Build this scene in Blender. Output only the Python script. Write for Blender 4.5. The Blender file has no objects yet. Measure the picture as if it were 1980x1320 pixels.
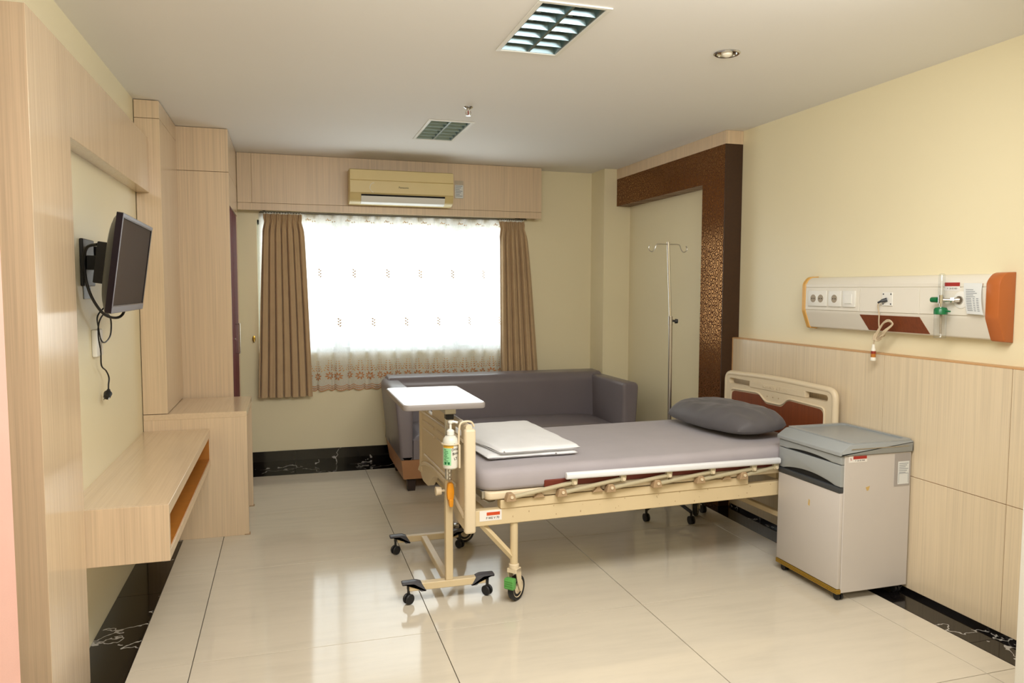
import bpy, bmesh, math, random
from mathutils import Vector, Matrix, noise
PI = math.pi
C = bpy.context.scene.collection
random.seed(7)

# ------------------------------------------------------------------ camera, world, lights, exposure
sc = bpy.context.scene
cam_d = bpy.data.cameras.new('camera'); cam = bpy.data.objects.new('camera', cam_d); C.objects.link(cam)
F_PX, YAW, PITCH, ROLL = 1445.94, 0.29329, 0.069226, 0.002623
cam_d.sensor_fit = 'HORIZONTAL'; cam_d.sensor_width = 36.0; cam_d.lens = 36.0 * F_PX / 1980.0
cam_d.clip_start = 0.05; cam_d.clip_end = 200
_f = Vector((math.sin(YAW) * math.cos(PITCH), math.cos(YAW) * math.cos(PITCH), -math.sin(PITCH)))
_r = Vector((math.cos(YAW), -math.sin(YAW), 0)); _u = _r.cross(_f)
_r2 = _r * math.cos(ROLL) + _u * math.sin(ROLL); _u2 = _u * math.cos(ROLL) - _r * math.sin(ROLL)
cm = Matrix.Identity(4)
for i in range(3):
    cm[i][0] = _r2[i]; cm[i][1] = _u2[i]; cm[i][2] = -_f[i]
cm[2][3] = 1.52
cam.matrix_world = cm
sc.camera = cam

world = bpy.data.worlds.new('world'); sc.world = world; world.use_nodes = True
bg = world.node_tree.nodes['Background']; bg.inputs[0].default_value = (0.86, 0.94, 1.0, 1); bg.inputs[1].default_value = 0.9

def area_light(name, loc, size, power, rot, color=(1, 1, 1)):
    d = bpy.data.lights.new(name, 'AREA'); d.shape = 'RECTANGLE'; d.size, d.size_y = size; d.energy = power; d.color = color
    o = bpy.data.objects.new(name, d); o.location = loc; o.rotation_euler = rot; C.objects.link(o)
    return o
# daylight of the overcast sky outside the window, facing into the room
area_light('daylight', (0.95, 7.05, 1.75), (3.0, 1.9), 52, (-PI / 2, 0, 0), (0.96, 0.985, 1.0))
# sunlit ground outside throwing light up through the window
area_light('ground_bounce', (0.95, 7.7, 0.25), (3.2, 1.2), 45, (math.radians(-138), 0, 0), (1.0, 0.985, 0.95))
# unseen fill lights without fixtures, added to brighten the room from behind the camera's view
area_light('room_fill', (1.0, 1.75, 2.50), (2.2, 0.9), 80, (math.radians(35), 0, 0), (1.0, 0.985, 0.96))
area_light('corridor_fill', (0.25, -0.8, 2.57), (1.2, 0.6), 40, (0, 0, 0), (1.0, 0.985, 0.96))
vs = sc.view_settings
vs.view_transform = 'Standard'; vs.look = 'None'; vs.gamma = 1.0; vs.use_curve_mapping = False; vs.exposure = 0.17

# ------------------------------------------------------------------ materials
def lin(h):
    h = h.lstrip('#'); o = []
    for i in (0, 2, 4):
        c = int(h[i:i + 2], 16) / 255.0
        o.append(c / 12.92 if c <= 0.04045 else ((c + 0.055) / 1.055) ** 2.4)
    return tuple(o)
class NT:
    def __init__(s, name):
        s.m = bpy.data.materials.new(name); s.m.use_nodes = True; s.t = s.m.node_tree
        s.b = s.t.nodes['Principled BSDF']; s.out = s.t.nodes['Material Output']
    def n(s, typ, **k):
        x = s.t.nodes.new(typ)
        for a, v in k.items():
            if a.startswith('i_'):
                x.inputs[a[2:].replace('_', ' ')].default_value = v
            else: setattr(x, a, v)
        return x
    def l(s, a, b): s.t.links.new(a, b)
    def math(s, op, a, b=0.0, c=None):
        x = s.t.nodes.new('ShaderNodeMath'); x.operation = op
        for i, v in enumerate((a, b, c)):
            if v is None: continue
            if hasattr(v, 'links'): s.l(v, x.inputs[i])
            else: x.inputs[i].default_value = v
        return x.outputs[0]
    def ramp(s, fac, stops):
        x = s.t.nodes.new('ShaderNodeValToRGB'); e = x.color_ramp.elements
        while len(e) < len(stops): e.new(0.5)
        for k, (p, c) in zip(e, stops): k.position = p; k.color = (c[0], c[1], c[2], 1) if not isinstance(c, (int, float)) else (c, c, c, 1)
        s.l(fac, x.inputs[0]); return x.outputs[0]
    def coord(s, scale=(1, 1, 1), kind='Object'):
        tc = s.n('ShaderNodeTexCoord'); mp = s.n('ShaderNodeMapping'); mp.inputs['Scale'].default_value = scale
        s.l(tc.outputs[kind], mp.inputs[0]); return mp.outputs[0]
    def noise(s, vec, scale, detail=4, rough=0.55):
        x = s.n('ShaderNodeTexNoise'); x.inputs['Scale'].default_value = scale; x.inputs['Detail'].default_value = detail; x.inputs['Roughness'].default_value = rough
        s.l(vec, x.inputs['Vector']); return x.outputs['Fac']
    def bump(s, h, strength=0.2, dist=0.002):
        x = s.n('ShaderNodeBump'); x.inputs['Strength'].default_value = strength; x.inputs['Distance'].default_value = dist
        s.l(h, x.inputs['Height']); s.l(x.outputs[0], s.b.inputs['Normal'])
def mat(name, col, rough=0.5, metal=0.0, spec=0.5, nz=None, bump=None, trans=0.0, coat=0.0):
    s = NT(name); c = lin(col) if isinstance(col, str) else col
    s.b.inputs['Base Color'].default_value = (*c, 1); s.b.inputs['Roughness'].default_value = rough
    s.b.inputs['Metallic'].default_value = metal; s.b.inputs['Specular IOR Level'].default_value = spec
    s.b.inputs['Transmission Weight'].default_value = trans; s.b.inputs['Coat Weight'].default_value = coat
    v = None
    if nz:                                   # (scale, contrast)
        v = s.noise(s.coord(), nz[0]); k = nz[1]
        s.l(s.ramp(v, [(0.3, [x * (1 - k) for x in c]), (0.7, [min(1, x * (1 + k)) for x in c])]), s.b.inputs['Base Color'])
    if bump:                                 # (scale, strength, distance)
        s.bump(s.noise(s.coord(), bump[0], 3), bump[1], bump[2])
    return s.m
def laminate(name, col, k=0.09, rough=0.34, spec=0.5, flat=False):
    s = NT(name); c = lin(col)
    sa, sb = ((95, 95, 1.3), (330, 330, 2.5)) if not flat else ((95, 1.3, 95), (330, 2.5, 330))
    a = s.noise(s.coord(sa), 1.0, 3, 0.6); b = s.noise(s.coord(sb), 1.0, 2, 0.5); d = s.noise(s.coord((3, 3, 0.6)), 1.0, 2)
    f = s.math('ADD', s.math('MULTIPLY', a, 0.55), s.math('ADD', s.math('MULTIPLY', b, 0.3), s.math('MULTIPLY', d, 0.15)))
    s.l(s.ramp(f, [(0.36, [x * (1 - k * 1.5) for x in c]), (0.5, c), (0.64, [min(1, x * (1 + k)) for x in c])]), s.b.inputs['Base Color'])
    s.b.inputs['Roughness'].default_value = rough; s.b.inputs['Specular IOR Level'].default_value = spec
    s.bump(b, 0.12, 0.0006)
    return s.m
def marble(name):
    s = NT(name); v = s.coord()
    w = s.n('ShaderNodeTexNoise'); w.inputs['Scale'].default_value = 1.7; w.inputs['Detail'].default_value = 5; w.inputs['Roughness'].default_value = 0.55
    s.l(v, w.inputs['Vector'])
    mask = s.noise(v, 1.6, 2); vein = s.math('ABSOLUTE', s.math('SUBTRACT', w.outputs['Fac'], 0.5))
    e = s.math('MULTIPLY', s.math('LESS_THAN', vein, 0.0035), s.math('GREATER_THAN', mask, 0.47))
    mx = s.n('ShaderNodeMix', data_type='RGBA'); mx.inputs[6].default_value = (0.006, 0.005, 0.005, 1); mx.inputs[7].default_value = (0.42, 0.40, 0.37, 1)
    s.l(e, mx.inputs[0]); s.l(mx.outputs[2], s.b.inputs['Base Color'])
    s.b.inputs['Roughness'].default_value = 0.07
    return s.m
def floor_tile(name):
    s = NT(name); c = lin('#d3cab8')
    a = s.noise(s.coord((2.2, 16, 1), 'Object'), 1.0, 5, 0.6); b = s.noise(s.coord((1.2, 1.6, 1)), 1.0, 3)
    f = s.math('ADD', s.math('MULTIPLY', a, 0.6), s.math('MULTIPLY', b, 0.4))
    s.l(s.ramp(f, [(0.35, [x * 0.93 for x in c]), (0.5, c), (0.65, [min(1, x * 1.04) for x in c])]), s.b.inputs['Base Color'])
    s.b.inputs['Roughness'].default_value = 0.085; s.b.inputs['Specular IOR Level'].default_value = 0.42
    return s.m
def wallpaper(name, base, shiny):
    s = NT(name)
    tc = s.n('ShaderNodeTexCoord'); sp = s.n('ShaderNodeSeparateXYZ'); s.l(tc.outputs['Object'], sp.inputs[0])
    cb = s.n('ShaderNodeCombineXYZ'); s.l(s.math('ADD', sp.outputs[0], sp.outputs[1]), cb.inputs[0]); s.l(sp.outputs[2], cb.inputs[1])
    vo = s.n('ShaderNodeTexVoronoi', voronoi_dimensions='2D'); vo.inputs['Scale'].default_value = 24; vo.inputs['Randomness'].default_value = 0.75
    s.l(cb.outputs[0], vo.inputs['Vector'])
    sub = s.n('ShaderNodeVectorMath', operation='SUBTRACT'); s.l(cb.outputs[0], sub.inputs[0])
    s.l(vo.outputs['Position'], sub.inputs[1])
    sx = s.n('ShaderNodeSeparateXYZ'); s.l(sub.outputs[0], sx.inputs[0])
    ang = s.math('ARCTAN2', sx.outputs[1], sx.outputs[0])
    cs = s.n('ShaderNodeSeparateColor'); s.l(vo.outputs['Color'], cs.inputs[0])
    sgn = s.math('SUBTRACT', s.math('MULTIPLY', s.math('GREATER_THAN', cs.outputs[0], 0.5), 2.0), 1.0)
    ph = s.math('ADD', s.math('MULTIPLY', vo.outputs['Distance'], 17.0), s.math('ADD', s.math('MULTIPLY', ang, sgn), s.math('MULTIPLY', cs.outputs[1], 6.28)))
    sw = s.math('GREATER_THAN', s.math('SINE', ph), 0.5)
    dots = s.math('LESS_THAN', vo.outputs['Distance'], 0.16)
    m = s.math('MAXIMUM', sw, dots)
    mx = s.n('ShaderNodeMix', data_type='RGBA'); mx.inputs[6].default_value = (*lin(base), 1); mx.inputs[7].default_value = (*lin(shiny), 1)
    s.l(m, mx.inputs[0]); s.l(mx.outputs[2], s.b.inputs['Base Color'])
    s.l(s.ramp(m, [(0.0, 0.62), (1.0, 0.18)]), s.b.inputs['Roughness'])
    s.l(s.math('MULTIPLY', m, 0.95), s.b.inputs['Metallic']); s.b.inputs['Specular IOR Level'].default_value = 0.2
    return s.m
def sheer_mat(name):
    s = NT(name); t = s.t; t.nodes.remove(s.b)
    tr = s.n('ShaderNodeBsdfTransparent'); tl = s.n('ShaderNodeBsdfTranslucent'); df = s.n('ShaderNodeBsdfDiffuse')
    tl.inputs[0].default_value = (0.93, 0.95, 0.96, 1); df.inputs[0].default_value = (0.90, 0.91, 0.91, 1)
    weave = s.noise(s.coord((260, 1, 60)), 1.0, 2)
    m1 = s.n('ShaderNodeMixShader'); m1.inputs[0].default_value = 0.38; s.l(tl.outputs[0], m1.inputs[1]); s.l(df.outputs[0], m1.inputs[2])
    m2 = s.n('ShaderNodeMixShader'); s.l(s.ramp(weave, [(0.3, 0.66), (0.7, 0.80)]), m2.inputs[0]); s.l(tr.outputs[0], m2.inputs[1]); s.l(m1.outputs[0], m2.inputs[2])
    s.l(m2.outputs[0], s.out.inputs[0]); return s.m
def clear_mat(name, tint=(1, 1, 1), gl=0.10, a=0.0):
    s = NT(name); t = s.t; t.nodes.remove(s.b)
    tr = s.n('ShaderNodeBsdfTransparent'); tr.inputs[0].default_value = (*tint, 1); g = s.n('ShaderNodeBsdfGlossy'); g.inputs['Roughness'].default_value = 0.03
    lw = s.n('ShaderNodeLayerWeight'); lw.inputs[0].default_value = 0.5; fr = s.math('ADD', s.math('MULTIPLY', s.math('POWER', lw.outputs['Facing'], 4.0), 0.55), 0.04)
    m = s.n('ShaderNodeMixShader'); s.l(s.math('ADD', fr, a), m.inputs[0]); s.l(tr.outputs[0], m.inputs[1]); s.l(g.outputs[0], m.inputs[2])
    s.l(m.outputs[0], s.out.inputs[0]); return s.m
def fabric(name, col, rough=0.85, k=0.06, sc_=900, bs=0.15):
    s = NT(name); c = lin(col); v = s.coord()
    a = s.noise(v, sc_, 2); b = s.noise(v, 6, 4)
    s.l(s.ramp(s.math('ADD', s.math('MULTIPLY', a, 0.4), s.math('MULTIPLY', b, 0.6)), [(0.35, [x * (1 - k) for x in c]), (0.65, [min(1, x * (1 + k)) for x in c])]), s.b.inputs['Base Color'])
    s.b.inputs['Roughness'].default_value = rough; s.b.inputs['Specular IOR Level'].default_value = 0.25
    s.b.inputs['Sheen Weight'].default_value = 0.15
    s.bump(a, bs, 0.0006)
    return s.m
M = {}
M['wall'] = mat('cream_wall_paint', '#ebe0bd', 0.36, spec=0.4, nz=(1.2, 0.015), bump=(40, 0.03, 0.001))
M['ceiling'] = mat('white_ceiling_paint', '#f1efeb', 0.75, nz=(0.8, 0.012))
M['lam'] = laminate('beige_streaked_laminate', '#d7bf9f')
M['lam2'] = laminate('beige_gloss_laminate', '#d7bf9f', rough=0.17, spec=0.6)
M['lam_top'] = laminate('beige_horizontal_laminate', '#d7bf9f', 0.05, rough=0.17, spec=0.6, flat=True)
M['lam_panel'] = laminate('wainscot_laminate', '#dccaac', 0.08, 0.2, 0.6)
M['lam_edge'] = mat('laminate_edge_band', '#c89c6c', 0.4)
M['shelf_in'] = mat('orange_brown_shelf_lining', '#b0702a', 0.4, nz=(20, 0.08))
M['tile'] = floor_tile('polished_cream_tile')
M['grout'] = mat('dark_grout', '#5a5245', 0.9)
M['marble'] = marble('black_veined_marble')
M['brown'] = wallpaper('brown_swirl_wallpaper', '#5f3710', '#8f6335')
M['darkbrown'] = mat('dark_brown_side_paper', '#3a2108', 0.5, nz=(60, 0.12))
M['alu'] = mat('white_aluminium_frame', '#dfe4e2', 0.35)
M['glass'] = clear_mat('window_glass', (0.97, 0.99, 0.98))
M['clear'] = clear_mat('clear_acrylic', (0.95, 0.965, 0.97), 0.1, 0.02)
M['curtain'] = fabric('brown_curtain_cloth', '#c0a47f', 0.8, 0.07, 700, 0.12)
M['sheer'] = sheer_mat('white_sheer_voile')
M['embroid'] = mat('copper_embroidery_thread', '#c0834f', 0.6)
M['embroid2'] = mat('tan_embroidery_thread', '#cfa873', 0.6)
M['track'] = mat('dark_curtain_track', '#5c5748', 0.4, 0.5)
M['hookw'] = mat('white_plastic_hook', '#e8e4d6', 0.5)
M['chrome'] = mat('chrome', '#d8d8d6', 0.14, 1.0)
M['steel'] = mat('brushed_steel', '#b9b6b0', 0.28, 1.0)
M['mirror'] = mat('louvre_aluminium', '#7c9096', 0.25, 1.0)
M['acbody'] = mat('yellowed_cream_plastic', '#d9c48a', 0.35, nz=(3, 0.03))
M['acwhite'] = mat('white_plastic', '#e9e8e0', 0.35)
M['black'] = mat('black_plastic', '#141414', 0.4)
M['slot'] = mat('dark_slot', '#0d0c0b', 0.8)
M['rubber'] = mat('black_rubber', '#1a1a1b', 0.55)
M['leather'] = mat('grey_leatherette', '#746c6f', 0.33, spec=0.5, nz=(3, 0.04), bump=(220, 0.12, 0.0008))
M['sofabase'] = mat('brown_sofa_base', '#a87a55', 0.5, nz=(6, 0.05))
M['darkwood'] = mat('dark_wood_leg', '#2a1a14', 0.5)
M['bedcream'] = mat('cream_enamel', '#d5c19a', 0.35, nz=(5, 0.03))
M['bedplastic'] = mat('cream_moulded_plastic', '#dccbac', 0.4)
M['bedtan'] = mat('tan_plastic_joint', '#a88d6c', 0.5)
M['maroon'] = mat('maroon_cover', '#6d2c1d', 0.5)
M['woodinset'] = laminate('red_brown_wood_inset', '#7a3f22', 0.14, 0.35)
M['railwhite'] = mat('white_rail_plastic', '#e4e5e8', 0.35)
M['railgrey'] = mat('beige_rail_tube', '#bdb294', 0.4, 0.2)
M['sheet'] = fabric('grey_bed_sheet', '#a8a1a4', 0.8, 0.04)
M['pillow'] = fabric('dark_grey_pillowcase', '#5d5a5c', 0.55, 0.05)
M['blanket'] = fabric('pale_grey_blanket', '#ececec', 0.85, 0.03)
M['green'] = mat('green_brake_pedal', '#5da552', 0.4)
M['dkgreen'] = mat('dark_green_plastic', '#0d6b3c', 0.3)
M['orange'] = mat('orange_lever', '#e9991c', 0.35)
M['tabletop'] = mat('white_table_laminate', '#eceae8', 0.22)
M['tableedge'] = mat('grey_table_edge', '#8d8682', 0.4)
M['footcap'] = mat('dark_grey_caster_cover', '#4a4a50', 0.35)
M['cabgrey'] = mat('grey_cabinet_plastic', '#9a9e9e', 0.38, nz=(4, 0.02))
M['cabdark'] = mat('dark_grey_grip', '#3c3f42', 0.4)
M['cabbody'] = mat('warm_white_cabinet_panel', '#c9c2bb', 0.4, nz=(3, 0.015))
M['gold'] = mat('gold_ribbed_strip', '#a8842c', 0.4, 0.5)
M['stain'] = mat('yellow_stain', '#c9a968', 0.6)
M['stk_white'] = mat('white_sticker', '#e6e2dc', 0.5)
M['stk_red'] = mat('red_sticker_bar', '#a32a22', 0.5)
M['stk_orange'] = mat('orange_red_bar', '#c9481c', 0.5)
M['ink'] = mat('black_ink', '#1c1a1a', 0.7)
M['inkgrey'] = mat('grey_ink', '#8b9096', 0.7)
M['sleeve'] = mat('grey_plastic_sleeve', '#a39d99', 0.3)
M['paper'] = mat('white_paper', '#dcdedc', 0.6)
M['hupanel'] = mat('off_white_panel', '#e4ded0', 0.38)
M['hucap'] = mat('orange_brown_end_cap', '#b5642e', 0.38)
M['hucap2'] = mat('tan_yellow_end_cap', '#d9a85a', 0.4)
M['socket'] = mat('white_socket_plate', '#e8e6de', 0.3)
M['sockdark'] = mat('grey_beige_socket_well', '#a0937f', 0.5)
M['cord'] = mat('cream_cord', '#c9b698', 0.5)
M['amber'] = mat('amber_plastic', '#b8742e', 0.35)
M['redplastic'] = mat('red_band', '#8e2f1f', 0.35)
M['tvblack'] = mat('glossy_black_plastic', '#120f16', 0.22)
M['tvgrey'] = mat('grey_bezel_strip', '#5a555c', 0.3)
M['screen'] = mat('dark_lcd_screen', '#4e4238', 0.6, spec=0.02)
M['plate'] = mat('grey_metal_plate', '#6f7273', 0.4, 0.6, nz=(60, 0.15))
M['brass'] = mat('brass', '#b08d3a', 0.25, 1.0)
M['pink'] = fabric('pink_curtain_cloth', '#e2b3a5', 0.8, 0.04, 500)
M['jamb'] = mat('white_door_paint', '#e9e6dc', 0.45)
M['burg'] = mat('burgundy_door_laminate', '#6a2830', 0.55, spec=0.2)
M['frost'] = mat('frosted_bulb', '#e9e2cf', 0.4)
M['tube'] = mat('unlit_white_tube', '#e2e6e4', 0.3)
M['soap'] = mat('white_soap_bottle', '#dedccf', 0.35)
M['labelgreen'] = mat('pale_green_label', '#8fd09a', 0.5)
M['labelyellow'] = mat('yellow_label_band', '#d9a92c', 0.5)
M['lav'] = mat('lavender_plastic', '#b9b0bd', 0.4)

# ------------------------------------------------------------------ mesh builder
WM = {}
def wmat(o): return WM.get(o.name, Matrix.Identity(4)) if o else Matrix.Identity(4)
class MB:
    def __init__(s): s.bm = bmesh.new()
    def _add(s, b, M4=None):
        if M4 is not None: bmesh.ops.transform(b, matrix=M4, verts=b.verts)
        me = bpy.data.meshes.new('tmp'); b.to_mesh(me); b.free(); s.bm.from_mesh(me); bpy.data.meshes.remove(me); return s
    def box(s, x0, x1, y0, y1, z0, z1, bev=0.0, seg=2, M4=None):
        b = bmesh.new(); bmesh.ops.create_cube(b, size=1.0)
        for v in b.verts: v.co = Vector(((x0 + x1) / 2 + v.co.x * (x1 - x0), (y0 + y1) / 2 + v.co.y * (y1 - y0), (z0 + z1) / 2 + v.co.z * (z1 - z0)))
        if bev > 0: bmesh.ops.bevel(b, geom=list(b.edges), offset=bev, segments=seg, profile=0.5, affect='EDGES')
        return s._add(b, M4)
    def cyl(s, p0, p1, r0, r1=None, n=16, M4=None):
        p0, p1 = Vector(p0), Vector(p1); r1 = r0 if r1 is None else r1
        d = (p1 - p0); L = d.length; b = bmesh.new()
        bmesh.ops.create_cone(b, cap_ends=True, segments=n, radius1=r0, radius2=max(r1, 1e-5), depth=L)
        q = Vector((0, 0, 1)).rotation_difference(d.normalized()).to_matrix().to_4x4()
        bmesh.ops.transform(b, matrix=Matrix.Translation((p0 + p1) / 2) @ q, verts=b.verts)
        return s._add(b, M4)
    def sph(s, c, rx, ry=None, rz=None, u=16, v=10, M4=None):
        b = bmesh.new(); bmesh.ops.create_uvsphere(b, u_segments=u, v_segments=v, radius=1.0)
        ry = rx if ry is None else ry; rz = rx if rz is None else rz
        for q in b.verts: q.co = Vector((c[0] + q.co.x * rx, c[1] + q.co.y * ry, c[2] + q.co.z * rz))
        return s._add(b, M4)
    def prism(s, poly, axis, a0, a1, bev=0.0, seg=2, M4=None):
        # poly in the plane of the other two axes (x: (y,z); y: (x,z); z: (x,y))
        f = {'x': lambda p, a: (a, p[0], p[1]), 'y': lambda p, a: (p[0], a, p[1]), 'z': lambda p, a: (p[0], p[1], a)}[axis]
        b = bmesh.new(); n = len(poly)
        A = [b.verts.new(f(p, a0)) for p in poly]; B = [b.verts.new(f(p, a1)) for p in poly]
        fa = b.faces.new(A); fb = b.faces.new(B)
        for i in range(n): b.faces.new((A[i], A[(i + 1) % n], B[(i + 1) % n], B[i]))
        bmesh.ops.recalc_face_normals(b, faces=b.faces)
        if bev > 0: bmesh.ops.bevel(b, geom=list(fa.edges) + list(fb.edges), offset=bev, segments=seg, profile=0.5, affect='EDGES')
        return s._add(b, M4)
    def ring_prism(s, outer, holes, axis, a0, a1, M4=None):
        # plate with holes: triangulated fill of loops, extruded
        f = {'x': lambda p, a: (a, p[0], p[1]), 'y': lambda p, a: (p[0], a, p[1]), 'z': lambda p, a: (p[0], p[1], a)}[axis]
        b = bmesh.new(); edges = []
        for loop in [outer] + holes:
            vs_ = [b.verts.new(f(p, a0)) for p in loop]
            edges += [b.edges.new((vs_[i], vs_[(i + 1) % len(vs_)])) for i in range(len(vs_))]
        bmesh.ops.triangle_fill(b, use_beauty=True, use_dissolve=False, edges=edges)
        r = bmesh.ops.extrude_face_region(b, geom=list(b.faces))
        vv = [g for g in r['geom'] if isinstance(g, bmesh.types.BMVert)]
        d = Vector(f((0, 0), a1)) - Vector(f((0, 0), a0))
        bmesh.ops.translate(b, vec=d, verts=vv)
        bmesh.ops.recalc_face_normals(b, faces=b.faces)
        return s._add(b, M4)
    def tube(s, pts, r, n=8, closed=False, M4=None):
        pts = [Vector(p) for p in pts]; b = bmesh.new(); N = len(pts); rings = []; prev = None
        for i, p in enumerate(pts):
            a = pts[(i - 1) % N] if (closed or i > 0) else p; c = pts[(i + 1) % N] if (closed or i < N - 1) else p
            t = (c - a).normalized()
            if prev is None:
                up = Vector((0, 0, 1)) if abs(t.z) < 0.9 else Vector((1, 0, 0)); x = t.cross(up).normalized()
            else:
                x = (prev - t * prev.dot(t)); x = x.normalized() if x.length > 1e-6 else t.orthogonal().normalized()
            prev = x; y = t.cross(x); rr = r[i] if isinstance(r, (list, tuple)) else r
            rings.append([b.verts.new(p + (x * math.cos(2 * PI * k / n) + y * math.sin(2 * PI * k / n)) * rr) for k in range(n)])
        for i in range(N if closed else N - 1):
            A, B = rings[i], rings[(i + 1) % N]
            for k in range(n): b.faces.new((A[k], A[(k + 1) % n], B[(k + 1) % n], B[k]))
        if not closed: b.faces.new(rings[0][::-1]); b.faces.new(rings[-1])
        return s._add(b, M4)
    def lathe(s, prof, c, n=20, sx=1.0, sy=1.0, M4=None):
        b = bmesh.new(); R = []
        for r, z in prof: R.append([b.verts.new((c[0] + r * sx * math.cos(2 * PI * k / n), c[1] + r * sy * math.sin(2 * PI * k / n), c[2] + z)) for k in range(n)])
        for A, B in zip(R, R[1:]):
            for k in range(n): b.faces.new((A[k], A[(k + 1) % n], B[(k + 1) % n], B[k]))
        b.faces.new(R[0][::-1]); b.faces.new(R[-1])
        bmesh.ops.remove_doubles(b, verts=b.verts, dist=1e-5)
        return s._add(b, M4)
    def grid(s, fn, nu, nv, closed_u=False, M4=None):
        b = bmesh.new(); V = [[b.verts.new(fn(i / nu, j / nv)) for j in range(nv + 1)] for i in range(nu + (0 if closed_u else 1))]
        L = len(V)
        for i in range(nu):
            for j in range(nv):
                b.faces.new((V[i][j], V[(i + 1) % L][j], V[(i + 1) % L][j + 1], V[i][j + 1]))
        return s._add(b, M4)
    def quad(s, a, b_, c, d):
        vs_ = [s.bm.verts.new(p) for p in (a, b_, c, d)]; s.bm.faces.new(vs_); return s
    def build(s, name, material, parent=None, angle=35, world=True, recalc=False):
        bm = s.bm
        if recalc: bmesh.ops.recalc_face_normals(bm, faces=bm.faces)
        if world and parent is not None: bmesh.ops.transform(bm, matrix=wmat(parent).inverted(), verts=bm.verts)
        me = bpy.data.meshes.new(name); bm.to_mesh(me); bm.free()
        me.materials.append(M[material] if isinstance(material, str) else material)
        for p in me.polygons: p.use_smooth = True
        me.set_sharp_from_angle(angle=math.radians(angle))
        o = bpy.data.objects.new(name, me); C.objects.link(o)
        if parent is not None: o.parent = parent; WM[o.name] = wmat(parent).copy()
        else: WM[o.name] = Matrix.Identity(4)
        return o
def thing(name, label, cat, loc=(0, 0, 0), rotz=0.0, group=None, kind=None, M4=None):
    o = bpy.data.objects.new(name, None); C.objects.link(o); o.empty_display_size = 0.1
    m = M4 if M4 is not None else Matrix.Translation(loc) @ Matrix.Rotation(rotz, 4, 'Z')
    o.matrix_world = m; WM[o.name] = m.copy()
    return tag(o, label, cat, group, kind)
def tag(o, label=None, cat=None, group=None, kind=None):
    if label: o['label'] = label
    if cat: o['category'] = cat
    if group: o['group'] = group
    if kind: o['kind'] = kind
    return o
def recenter(o, loc):
    # put the origin of a one-mesh thing at its base
    o.data.transform(Matrix.Translation(-Vector(loc))); o.location = loc; WM[o.name] = Matrix.Translation(loc); return o
def rrect(x0, x1, y0, y1, r, n=6):
    P = []
    for cx, cy, a in ((x1 - r, y1 - r, 0), (x0 + r, y1 - r, 90), (x0 + r, y0 + r, 180), (x1 - r, y0 + r, 270)):
        for k in range(n + 1):
            t = math.radians(a + 90 * k / n); P.append((cx + r * math.cos(t), cy + r * math.sin(t)))
    return P
def rpoly(pts, r, n=5):
    # polygon with rounded corners; r one number or one per corner
    out = []; N = len(pts)
    for i in range(N):
        p = Vector(pts[i]); a = Vector(pts[i - 1]); b = Vector(pts[(i + 1) % N]); rr = r[i] if isinstance(r, (list, tuple)) else r
        da, db = (a - p), (b - p); q = min(rr, da.length * 0.49, db.length * 0.49)
        if q < 1e-4: out.append(tuple(p)); continue
        A, B = p + da.normalized() * q, p + db.normalized() * q
        for k in range(n + 1):
            t = k / n; out.append(tuple(A * (1 - t) ** 2 + p * 2 * t * (1 - t) + B * t ** 2))
    return out
def text(name, body, size, material, parent, loc, xdir, ydir, extrude=0.0004, kerning=1.0, world=True):
    cu = bpy.data.curves.new(name, 'FONT'); cu.body = body; cu.size = size; cu.extrude = extrude; cu.align_x = 'CENTER'; cu.align_y = 'CENTER'; cu.space_character = kerning
    cu.resolution_u = 2
    t = bpy.data.objects.new(name, cu); C.objects.link(t)
    dg = bpy.context.evaluated_depsgraph_get(); me = bpy.data.meshes.new_from_object(t.evaluated_get(dg))
    bpy.data.objects.remove(t); bpy.data.curves.remove(cu)
    x = Vector(xdir).normalized(); y = Vector(ydir); y = (y - x * y.dot(x)).normalized(); z = x.cross(y)
    m = Matrix.Identity(4)
    for i in range(3): m[i][0] = x[i]; m[i][1] = y[i]; m[i][2] = z[i]; m[i][3] = loc[i]
    me.transform((wmat(parent).inverted() @ m) if world else m)
    me.materials.clear(); me.materials.append(M[material])
    o = bpy.data.objects.new(name, me); C.objects.link(o); o.parent = parent; WM[o.name] = wmat(parent).copy()
    return o
def smooth_path(pts, k=6):
    # Catmull-Rom through the points
    P = [Vector(p) for p in pts]; out = []
    for i in range(len(P) - 1):
        p0 = P[max(i - 1, 0)]; p1 = P[i]; p2 = P[i + 1]; p3 = P[min(i + 2, len(P) - 1)]
        for j in range(k):
            t = j / k
            out.append(0.5 * ((2 * p1) + (p2 - p0) * t + (2 * p0 - 5 * p1 + 4 * p2 - p3) * t * t + (3 * p1 - p0 - 3 * p2 + p3) * t ** 3))
    out.append(P[-1]); return out

# ------------------------------------------------------------------ room shell
XL, XR, ZC, YB = -0.824, 3.03, 2.61, 6.60
XP = 2.98                                     # face of the wainscot
floor = MB().box(-2.2, 3.4, -1.8, 6.75, -0.08, -0.006).build('floor', 'grout'); tag(floor, kind='structure')
gx = [-2.2, -1.40, -0.39, 0.619, 1.626, 2.649, 3.4]; gy = [-1.8, -0.82, 0.19, 1.20, 2.21, 3.193, 4.222, 5.235, 6.318]
cuts = lambda g, a, b: sorted({a, b} | {v for v in g if a < v < b})
xs = cuts(gx, -0.624, 2.81); G = 0.0018
def tile_row(xs, ys):
    for x0, x1 in zip(xs, xs[1:]):
        for y0, y1 in zip(ys, ys[1:]):
            o = MB().box(-(x1 - x0) / 2 + G, (x1 - x0) / 2 - G, -(y1 - y0) / 2 + G, (y1 - y0) / 2 - G, -0.006, 0.0, 0.0006, 1).build('tile', 'tile', None)
            o.parent = floor; o.location = ((x0 + x1) / 2, (y0 + y1) / 2, 0); WM[o.name] = Matrix.Identity(4)
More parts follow.
